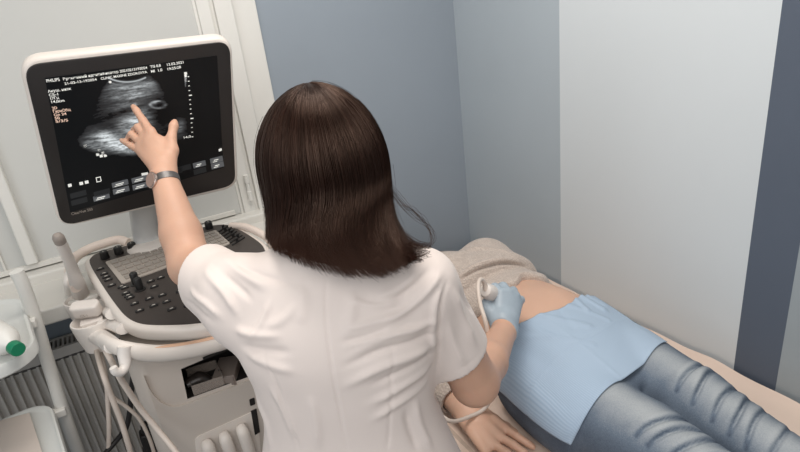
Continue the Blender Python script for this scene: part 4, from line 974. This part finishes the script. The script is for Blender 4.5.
nS, nE = A(.705, 1.36, .735), A(.578, 1.12, .692); fS, fE, fW = A(1.025, 1.36, .725), A(1.065, 1.15, .672), A(1.05, .95, .660)
f.chain([nS, nE, WN], [.05, .042, .029], .02); f.chain([fS, fE, fW], [.05, .042, .029], .02)
def h2(px, py, z): return pz(px, py, z)
kk = [h2(505, 429, .652), h2(500, 437, .655), h2(493, 444, .655), h2(485, 450, .652)]; wr_ = [h2(474, 407, .664), h2(471, 411, .666), h2(468, 415, .666), h2(464, 419, .664)]
for a, b in zip(wr_, kk): f.cone(a, b, .0185, .0135, .014, flat=(Z3, .85))
f.cone(WN, h2(478, 417, .664), .029, .024, .014)
f.chain([kk[0], h2(517, 436.5, .652), h2(527, 443, .643), h2(532.5, 446.5, .637)], [.0108, .0095, .0085, .0075], .003)
f.chain([kk[1], h2(513, 444.5, .653), h2(523.5, 452, .644), h2(529, 456.5, .637)], [.0108, .0098, .0088, .0078], .003)
f.chain([kk[2], h2(507, 453, .653), h2(517, 462, .644), h2(522, 467, .637)], [.0105, .0096, .0086, .0076], .003)
f.chain([kk[3], h2(490, 462, .650), h2(496, 472, .642), h2(500, 478, .636)], [.0098, .0088, .0078, .0068], .003)
f.chain([h2(477, 411, .660), h2(494, 420, .648), h2(506, 427, .642), h2(515, 432, .638)], [.017, .0125, .0105, .008], .008)
kf = [fW + A(x, -.09, -.008) for x in (-.028, -.009, .01, .028)]
for i, b in enumerate(kf):
    f.cone(fW + A((-.012, -.004, .004, .012)[i], 0, 0), b, .018, .013, .012); f.chain([b, b + A(0, -.04, 0), b + A(0, -.07, -.012)], [.0105, .0095, .0075], .003)
f.chain([fW, fW + A(-.025, -.05, 0), fW + A(-.03, -.09, -.01)], [.016, .011, .008], .006)
V, F = f.mesh(2); V[:, 2] = np.maximum(V[:, 2], .6285); body('body', V, F, M_skin2, pat); TB = (V, F); del f
for s in (-1, 1):
    bm = B(); bmesh.ops.create_uvsphere(bm, u_segments=14, v_segments=10, radius=.0115, matrix=Matrix.Translation(Vector(HDP + A(s * .031, .008, .078)))); finish('eye', bm, M_iris, pat)
bm = B(); f = Field(HDP - .16, HDP + .16, .005); f.ell(HDP + A(0, .012, -.008), (.086, .108, .098), None, 0); f.ell(HDP + A(0, -.07, .05), (.062, .11, .08), None, .01, 'cut'); f.ell(HDP + A(.05, .06, -.06), (.09, .08, .05), None, .02); V, F = f.mesh(1); V[:, 2] = np.maximum(V[:, 2], .665); body('hair', V, F, M_dark, pat); del f
# ---- sweater
M_knit = bpy.data.materials.new('beige_knit'); M_knit.use_nodes = True; nt = M_knit.node_tree; N, L = nt.nodes, nt.links; p = N['Principled BSDF']
tc = N.new('ShaderNodeTexCoord'); mp = N.new('ShaderNodeMapping'); mp.inputs['Rotation'].default_value = (0, 0, .2); L.new(tc.outputs['Object'], mp.inputs[0])
vo = N.new('ShaderNodeTexVoronoi'); vo.inputs['Scale'].default_value = 165; vo.inputs['Randomness'].default_value = .55; L.new(mp.outputs[0], vo.inputs[0])
nz = N.new('ShaderNodeTexNoise'); nz.inputs['Scale'].default_value = 60; L.new(tc.outputs['Object'], nz.inputs[0])
mx = N.new('ShaderNodeMath'); mx.operation = 'MULTIPLY_ADD'; mx.inputs[1].default_value = .35; L.new(nz.outputs[0], mx.inputs[0]); L.new(vo.outputs['Distance'], mx.inputs[2])
rp = N.new('ShaderNodeValToRGB'); rp.color_ramp.elements[0].position = .1; rp.color_ramp.elements[1].position = .85; rp.color_ramp.elements[0].color = srgb(214, 200, 188); rp.color_ramp.elements[1].color = srgb(184, 169, 158)
L.new(mx.outputs[0], rp.inputs[0]); L.new(rp.outputs[0], p.inputs['Base Color']); p.inputs['Roughness'].default_value = .95; p.inputs['Sheen Weight'].default_value = .25
b = N.new('ShaderNodeBump'); b.invert = True; b.inputs['Strength'].default_value = .7; b.inputs['Distance'].default_value = .003; L.new(mx.outputs[0], b.inputs['Height']); L.new(b.outputs[0], p.inputs['Normal'])
f = Field((.47, .90, .61), (1.24, 1.70, .96), .0036)
f.loft(A(0, 0, 0), X3, Z3, Y3, [(1.47, .87, .73, .08, .075, 2), (1.38, .87, .735, .18, .10, 2.2), (1.28, .87, .748, .178, .128, 2.2), (1.24, .87, .752, .178, .136, 2.2), (1.19, .87, .752, .182, .142, 2.2), (1.160, .87, .750, .180, .140, 2.2), (1.140, .87, .746, .168, .126, 2.2)], 0)
f.loft(A(0, 0, 0), X3, Z3, Y3, [(1.19, .87, .742, .160, .112, 2.3), (1.12, .87, .744, .161, .118, 2.3), (1.062, .87, .746, .164, .128, 2.3)], .0)
for s in (-1, 1): f.ell((.87 + s * .075, 1.29, .825), (.078, .075, .066), None, .035)
f.chain([nS, nE, WN + (nE - WN) * .20], [.066, .058, .043], .03); f.chain([fS, fE, fW + (fE - fW) * .2], [.060, .050, .042], .03)
cd_ = nrm(WN - nE); cutend(f, WN + (nE - WN) * .17, cd_, .06, .1); f.cone(WN + (nE - WN) * .28, WN, .034, .038, 0, mode='cut')
f.ell((.868, 1.02, .70), (.150, .07, .150), None, 0, 'cut') if False else None
V, F = f.mesh(2)
hy = 1.062; d = np.exp(-((V[:, 1] - hy) / .018) ** 2) * (V[:, 2] > .72); V[:, 1] -= .012 * np.sin(V[:, 0] * 60) * d * (V[:, 2] > .8)
T = bvh(V, F)
V = folds(V, F, [s for s in [(on_surface(T, [(448, 262), (470, 250), (495, 250), (520, 258)]), .012, .006), (on_surface(T, [(455, 284), (464, 276.5), (478, 269.5), (492, 265.5), (503, 263.5), (515, 264), (526, 267)]), .0042, -.013), (on_surface(T, [(458, 277), (472, 267), (490, 261), (505, 259.5), (524, 263)]), .008, .006), (on_surface(T, [(440, 370), (450, 385)]), .01, .005), (on_surface(T, [(436, 385), (447, 395)]), .008, -.004)] if len(s[0]) > 1])
V[:, 2] = np.maximum(V[:, 2], .6285); body('sweater', V, F, M_knit, pat, label='beige knitted sweater pulled up over the chest'); TS = (V, F); del f
# ---- jeans
M_jean = bpy.data.materials.new('blue_denim'); M_jean.use_nodes = True; nt = M_jean.node_tree; N, L = nt.nodes, nt.links; p = N['Principled BSDF']
tc = N.new('ShaderNodeTexCoord'); nz = N.new('ShaderNodeTexNoise'); nz.inputs['Scale'].default_value = 14; nz.inputs['Detail'].default_value = 6; L.new(tc.outputs['Object'], nz.inputs[0])
n2 = N.new('ShaderNodeTexNoise'); n2.inputs['Scale'].default_value = 420; L.new(tc.outputs['Object'], n2.inputs[0])
at = N.new('ShaderNodeAttribute'); at.attribute_name = 'fade_shade'
ad = N.new('ShaderNodeMath'); ad.operation = 'MULTIPLY_ADD'; ad.inputs[1].default_value = .30; L.new(nz.outputs[0], ad.inputs[0]); L.new(at.outputs['Fac'], ad.inputs[2])
a2_ = N.new('ShaderNodeMath'); a2_.operation = 'MULTIPLY_ADD'; a2_.inputs[1].default_value = .25; L.new(n2.outputs[0], a2_.inputs[0]); L.new(ad.outputs[0], a2_.inputs[2])
rp = N.new('ShaderNodeValToRGB'); e = rp.color_ramp.elements; e[0].position = .22; e[0].color = srgb(28, 38, 58); e[1].position = 1.2 if False else 1.0; e[1].color = srgb(170, 174, 176)
k_ = e.new(.55); k_.color = srgb(98, 110, 124)
L.new(a2_.outputs[0], rp.inputs[0]); L.new(rp.outputs[0], p.inputs['Base Color']); p.inputs['Roughness'].default_value = .88
b = N.new('ShaderNodeBump'); b.inputs['Strength'].default_value = .3; b.inputs['Distance'].default_value = .002; L.new(n2.outputs[0], b.inputs['Height']); L.new(b.outputs[0], p.inputs['Normal'])
f = Field((.62, -.16, .60), (1.16, .96, .88), .0032)
f.loft(A(0, 0, 0), X3, Z3, Y3, [(.925, .862, .728, .186, .106, 2.6), (.88, .860, .720, .200, .110, 2.9), (.80, .859, .712, .205, .112, 3.1), (.72, .858, .706, .204, .100, 3.1), (.64, .858, .702, .192, .088, 2.8)], 0)
NL = [A(.768, .74, .718), A(.780, .56, .722), A(.795, .34, .712), A(.81, .16, .695), A(.82, -.06, .68)]; FL = [A(.955, .74, .722), A(.953, .58, .718), A(.940, .36, .702), A(.938, .16, .688), A(.94, -.06, .675)]
for C_ in (NL, FL): f.chain(C_, [.098, .087, .068, .062, .050], .014)
V, F = f.mesh(2)
T = bvh(V, F)
js = []
def top(x, y):
    h = T.ray_cast(Vector((x, y, 1.2)), Vector((0, 0, -1))); return np.array(h[0]) if h[0] is not None else A(x, y, .63)
for C_, rows in ((FL, ((.592, .010, .9), (.560, .013, 1.1), (.513, .012, .9), (.478, .014, 1.1), (.446, .016, .9), (.40, .01, .7))), (NL, ((.532, -.012, .9), (.503, -.02, 1), (.47, -.012, .9), (.43, -.03, .8)))):
    P_ = np.array(C_)
    for y0, sl, k in rows:
        xc = np.interp(y0, P_[::-1, 1], P_[::-1, 0]); st_ = [top(xc + u * .062, y0 + sl * u + .002 * math.sin(u * 2.5 + y0 * 90)) for u in np.linspace(-.95, .98, 9)]
        js.append(([p + A(0, .006, 0) for p in st_], .010, .0042 * k)); js.append(([p - A(0, .005, 0) for p in st_], .0042, -.0075 * k))
V = folds(V, F, [s for s in js if len(s[0]) > 1])
V[:, 2] = np.maximum(V[:, 2], .6285)
fade_shade = np.zeros(len(V)); Nn = vnormals(V, F)
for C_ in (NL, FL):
    P_ = np.array(C_); x = np.interp(V[:, 1], P_[::-1, 1], P_[::-1, 0]); fade_shade = np.maximum(fade_shade, np.exp(-((V[:, 0] - x + .01) / .055) ** 2) * np.clip(Nn[:, 2], 0, 1))
fade_shade = .16 + .50 * fade_shade * np.clip((.86 - V[:, 1]) * 5, 0, 1)
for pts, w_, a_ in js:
    if len(pts) > 1: fade_shade += (segdist(V, pts) < .02) * (.07 if a_ > 0 else -.30) * np.exp(-(segdist(V, pts) / (.010 if a_ > 0 else .0042)) ** 2)  # shade painted into the crease grooves, ridges lightened, on top of the denim fading
o = body('jeans', V, F, M_jean, pat, label='faded blue jeans'); at_ = o.data.attributes.new('fade_shade', 'FLOAT', 'POINT'); at_.data.foreach_set('value', fade_shade.astype(np.float32)); TJ = (V, F); del f
for s, P in ((-1, NL[-1]), (1, FL[-1])):
    f = Field(P - .2, P + .2, .006); f.chain([P + A(0, -.03, -.01), P + A(0, -.06, .03), P + A(s * .02, -.075, .12)], [.038, .038, .028], .02); V, F = f.mesh(1); V[:, 2] = np.maximum(V[:, 2], .6285); body('sock', V, F, mat('grey_sock', srgb(120, 118, 118), .9), pat)
# ================================================================== PAPER DRAPE
VJ = np.concatenate([TB[0], TS[0], TJ[0]]); FJ = np.concatenate([TB[1], TS[1] + len(TB[0]), TJ[1] + len(TB[0]) + len(TS[0])]); TT = bvh(VJ, FJ)
def curve(P, m): 
    C_ = np.array(catmull(P, 8)); L_ = np.r_[0, np.cumsum(np.linalg.norm(np.diff(C_, axis=0), axis=1))]; return np.stack([np.interp(np.linspace(0, L_[-1], m), L_, C_[:, j]) for j in range(3)], 1)
nS_, nT_ = 110, 70
hd = curve([pz(497, 389, .722), pz(503, 367, .762), pz(510, 345, .81), pz(518, 326, .852), pz(540, 315, .868), pz(566, 306, .866), pz(580, 297, .855), pz(594, 296, .825)], nS_)
ft = curve([pz(571, 445, .716), pz(580, 428, .755), pz(594, 406, .793), pz(615, 386, .806), pz(640, 367, .805), pz(667, 348, .785)], nS_)
D_ = np.zeros((nS_, nT_, 3))
for i in range(nS_):
    for j in range(nT_):
        t = j / (nT_ - 1); p_ = hd[i] * (1 - t) + ft[i] * t
        D_[i, j] = p_
s_ = np.linspace(0, 1, nS_)[:, None]; t_ = np.linspace(0, 1, nT_)[None, :]
D_[:, :, 2] += .006 * np.sin(math.pi * t_) * np.clip(s_ * 2, 0, 1)
for i in range(nS_):
    for j in range(nT_):
        h = TT.ray_cast(Vector((D_[i, j, 0], D_[i, j, 1], 1.2)), Vector((0, 0, -1)))
        if h[0] is not None and i > 8: D_[i, j, 2] = max(D_[i, j, 2], h[0].z + .004)
for _ in range(22):
    D2 = D_.copy(); D2[1:-1, 1:-1] = (D_[2:, 1:-1] + D_[:-2, 1:-1] + D_[1:-1, 2:] + D_[1:-1, :-2]) / 4; D_ = D2
for _pass in range(5):
    for i in range(nS_):
        for j in range(nT_):
            x, y, z = D_[i, j]; m_ = .0035
            h = TT.ray_cast(Vector((x, y, 1.2)), Vector((0, 0, -1))); k_ = TT.ray_cast(Vector((.3, y, z)), Vector((1, 0, 0)))
            if h[0] is None or k_[0] is None: continue
            dz = h[0].z + m_ - z; dx = x - (k_[0].x - m_)
            if h[0].z > .632 and dz > 0 and dx > 0:
                if dz < dx: D_[i, j, 2] += dz
                else: D_[i, j, 0] -= dx
    for _q in range(4 if _pass < 4 else 0):
        D2 = D_.copy(); D2[1:-1, 1:-1] = (D_[2:, 1:-1] + D_[:-2, 1:-1] + D_[1:-1, 2:] + D_[1:-1, :-2]) / 4
        D2[0, 1:-1] = (D_[0, 2:] + D_[0, :-2]) / 2; D_ = D2
def crease(i0, j0, i1, j1, w, a):
    I_, J_ = np.meshgrid(np.arange(nS_), np.arange(nT_), indexing='ij'); d = np.array([i1 - i0, j1 - j0], float); L2 = d @ d
    t = np.clip(((I_ - i0) * d[0] + (J_ - j0) * d[1]) / L2, 0, 1); ds = np.hypot(I_ - i0 - t * d[0], J_ - j0 - t * d[1]); D_[:, :, 2] += a * np.exp(-(ds / w) ** 2)
for c in ((52, 0, 70, 26, 2.5, .004), (66, 0, 60, 22, 2.5, -.002), (74, 0, 88, 30, 2, .003), (92, 0, 96, 20, 2.5, .006), (84, 0, 82, 14, 2, .005), (100, 0, 104, 16, 2, .004), (30, 2, 60, 40, 2, .002), (0, 34, 109, 34, 1.2, .0012), (54, 0, 54, 69, 1.2, .0012), (40, 0, 46, 20, 2, .003)): crease(*c)
Vd = D_.reshape(-1, 3); Fd = np.array([(i * nT_ + j, i * nT_ + j + 1, (i + 1) * nT_ + j + 1, (i + 1) * nT_ + j) for i in range(nS_ - 1) for j in range(nT_ - 1)])
M_drape = bpy.data.materials.new('blue_paper_drape'); M_drape.use_nodes = True; nt = M_drape.node_tree; N, L = nt.nodes, nt.links; p = N['Principled BSDF']
uv = N.new('ShaderNodeUVMap'); uv.uv_map = 'uv'; sp = N.new('ShaderNodeSeparateXYZ'); L.new(uv.outputs[0], sp.inputs[0])
wv = N.new('ShaderNodeTexWave'); wv.bands_direction = 'X'; wv.inputs['Scale'].default_value = 26; wv.inputs['Distortion'].default_value = 0; L.new(uv.outputs[0], wv.inputs[0])
mk = N.new('ShaderNodeMapRange'); mk.inputs[1].default_value = .50; mk.inputs[2].default_value = .25; mk.inputs[3].default_value = 0; mk.inputs[4].default_value = 1; L.new(sp.outputs[0], mk.inputs[0])
mu = N.new('ShaderNodeMath'); mu.operation = 'MULTIPLY'; L.new(wv.outputs['Fac'], mu.inputs[0]); L.new(mk.outputs[0], mu.inputs[1])
rp = N.new('ShaderNodeValToRGB'); rp.color_ramp.elements[0].color = srgb(166, 184, 202); rp.color_ramp.elements[1].color = srgb(154, 174, 195); L.new(mu.outputs[0], rp.inputs[0]); L.new(rp.outputs[0], p.inputs['Base Color']); p.inputs['Roughness'].default_value = .7
b = N.new('ShaderNodeBump'); b.inputs['Strength'].default_value = .22; b.inputs['Distance'].default_value = .001; L.new(mu.outputs[0], b.inputs['Height']); L.new(b.outputs[0], p.inputs['Normal'])
me = mesh_np('paper_drape', Vd, Fd); uvmap(me, np.array([[i / nS_, j / nT_] for i in range(nS_) for j in range(nT_)])); dr = wrap('paper_drape', me, M_drape, None, angle=180)
so = dr.modifiers.new('solid', 'SOLIDIFY'); so.thickness = .0012; so.offset = 1
tag(dr, 'light blue paper drape spread over the hips of the patient', 'paper drape')
# ================================================================== COUCH
M_couch = mat('beige_couch_vinyl', srgb(196, 176, 160), .5, .03, 6); M_sheet = mat('pinkish_paper_sheet', srgb(226, 204, 188), .8, .02, 8, .12, 70)
co_ = thing('examination_couch', 'beige padded examination couch along the grey wall', 'examination couch', (.885, .72, 0))
bm = B(); slab(bm, [A(.885 + a, .72 + b, .621) for a, b in rrect(.70, 2.06, .04)], A(0, 0, -.085), rim=.02); finish('mattress', bm, M_couch, co_)
bm = B(); box(bm, (.885, .72, .51), (.62, 1.95, .05)); finish('frame', bm, M_mw2, co_, bevel=.006)
for x in (.62, 1.15):
    for y in (-.1, 1.55): bm = B(); box(bm, (x, y, .245), (.05, .05, .48)); box(bm, (x, y, .008), (.07, .07, .016)); finish('leg', bm, M_metal, co_, bevel=.004)
gx2, gy2 = 60, 160; sh = []
for i in range(gx2):
    for j in range(gy2):
        x = .526 + .706 * i / (gx2 - 1); y = -.28 + 2.0 * j / (gy2 - 1)
        z = .6225 + .0018 * (1 + math.sin(x * 40 + y * 13 + 2 * math.sin(y * 9))) * (1 + .5 * math.sin(y * 31 - x * 17)) * .7
        e = max(0, (x - 1.185) / .047); z += e * e * (.016 + .0025 * math.sin(y * 11) + .0015 * math.sin(y * 37 + 1)); 
        if x < .545: z -= (.545 - x) * .8
        sh.append((x, y, z))
Fs = np.array([(i * gy2 + j, (i + 1) * gy2 + j, (i + 1) * gy2 + j + 1, i * gy2 + j + 1) for i in range(gx2 - 1) for j in range(gy2 - 1)])
me = mesh_np('couch_sheet', np.array(sh), Fs); so = wrap('couch_sheet', me, M_sheet, None, angle=180); tag(so, 'pinkish paper sheet laid over the couch under the patient', 'sheet')
f = Field((.56, 1.42, .60), (1.20, 1.79, .76), .005); f.ell((.87, 1.615, .66), (.25, .135, .055), None, 0); f.ell(HDP, (.088, .114, .104), None, .02, 'cut'); f.cone(nS + A(0, .1, -.02), fS + A(0, .10, -.02), .08, .08, .01, mode='cut'); V, F = f.mesh(1); V[:, 2] = np.maximum(V[:, 2], .6285)
o = body('pillow', V, F, mat('pillow_grey_beige', srgb(170, 158, 148), .9, .03), None); tag(o, 'grey beige pillow under the head of the patient', 'pillow')
# ================================================================== LIGHT
def area(name, loc, target, size, power, col=(1, 1, 1), sy=None):
    d = bpy.data.lights.new(name, 'AREA'); d.energy = power; d.size = size; d.color = col
    if sy: d.shape = 'RECTANGLE'; d.size_y = sy
    o = bpy.data.objects.new(name, d); COL.objects.link(o); o.location = loc
    o.rotation_euler = (Vector(target) - Vector(loc)).to_track_quat('-Z', 'Y').to_euler(); return o
area('ceiling_light', (.42, .85, 2.55), (.42, .85, 0), .8, 18, (1, .95, .90))
area('camera_fill', (-.4, -.9, 2.5), (.4, .9, 1.0), 1.2, 20, (1, .96, .93))  # soft fill added behind the camera, no visible fitting
area('cool_wall_fill', (-1.5, -.1, 1.9), (1.2, .85, 1.0), 1.2, 13, (.93, .97, 1))  # cool fill from the left, added to brighten the side wall
w = bpy.data.worlds.new('world'); SC.world = w; w.use_nodes = True
bg = w.node_tree.nodes['Background']; bg.inputs[0].default_value = (.86, .92, 1, 1); bg.inputs[1].default_value = .27
SC.view_settings.view_transform = 'Standard'; SC.view_settings.look = 'None'; SC.view_settings.exposure = 0
SC.cycles.use_denoising = True
SC.cycles.max_bounces = 6
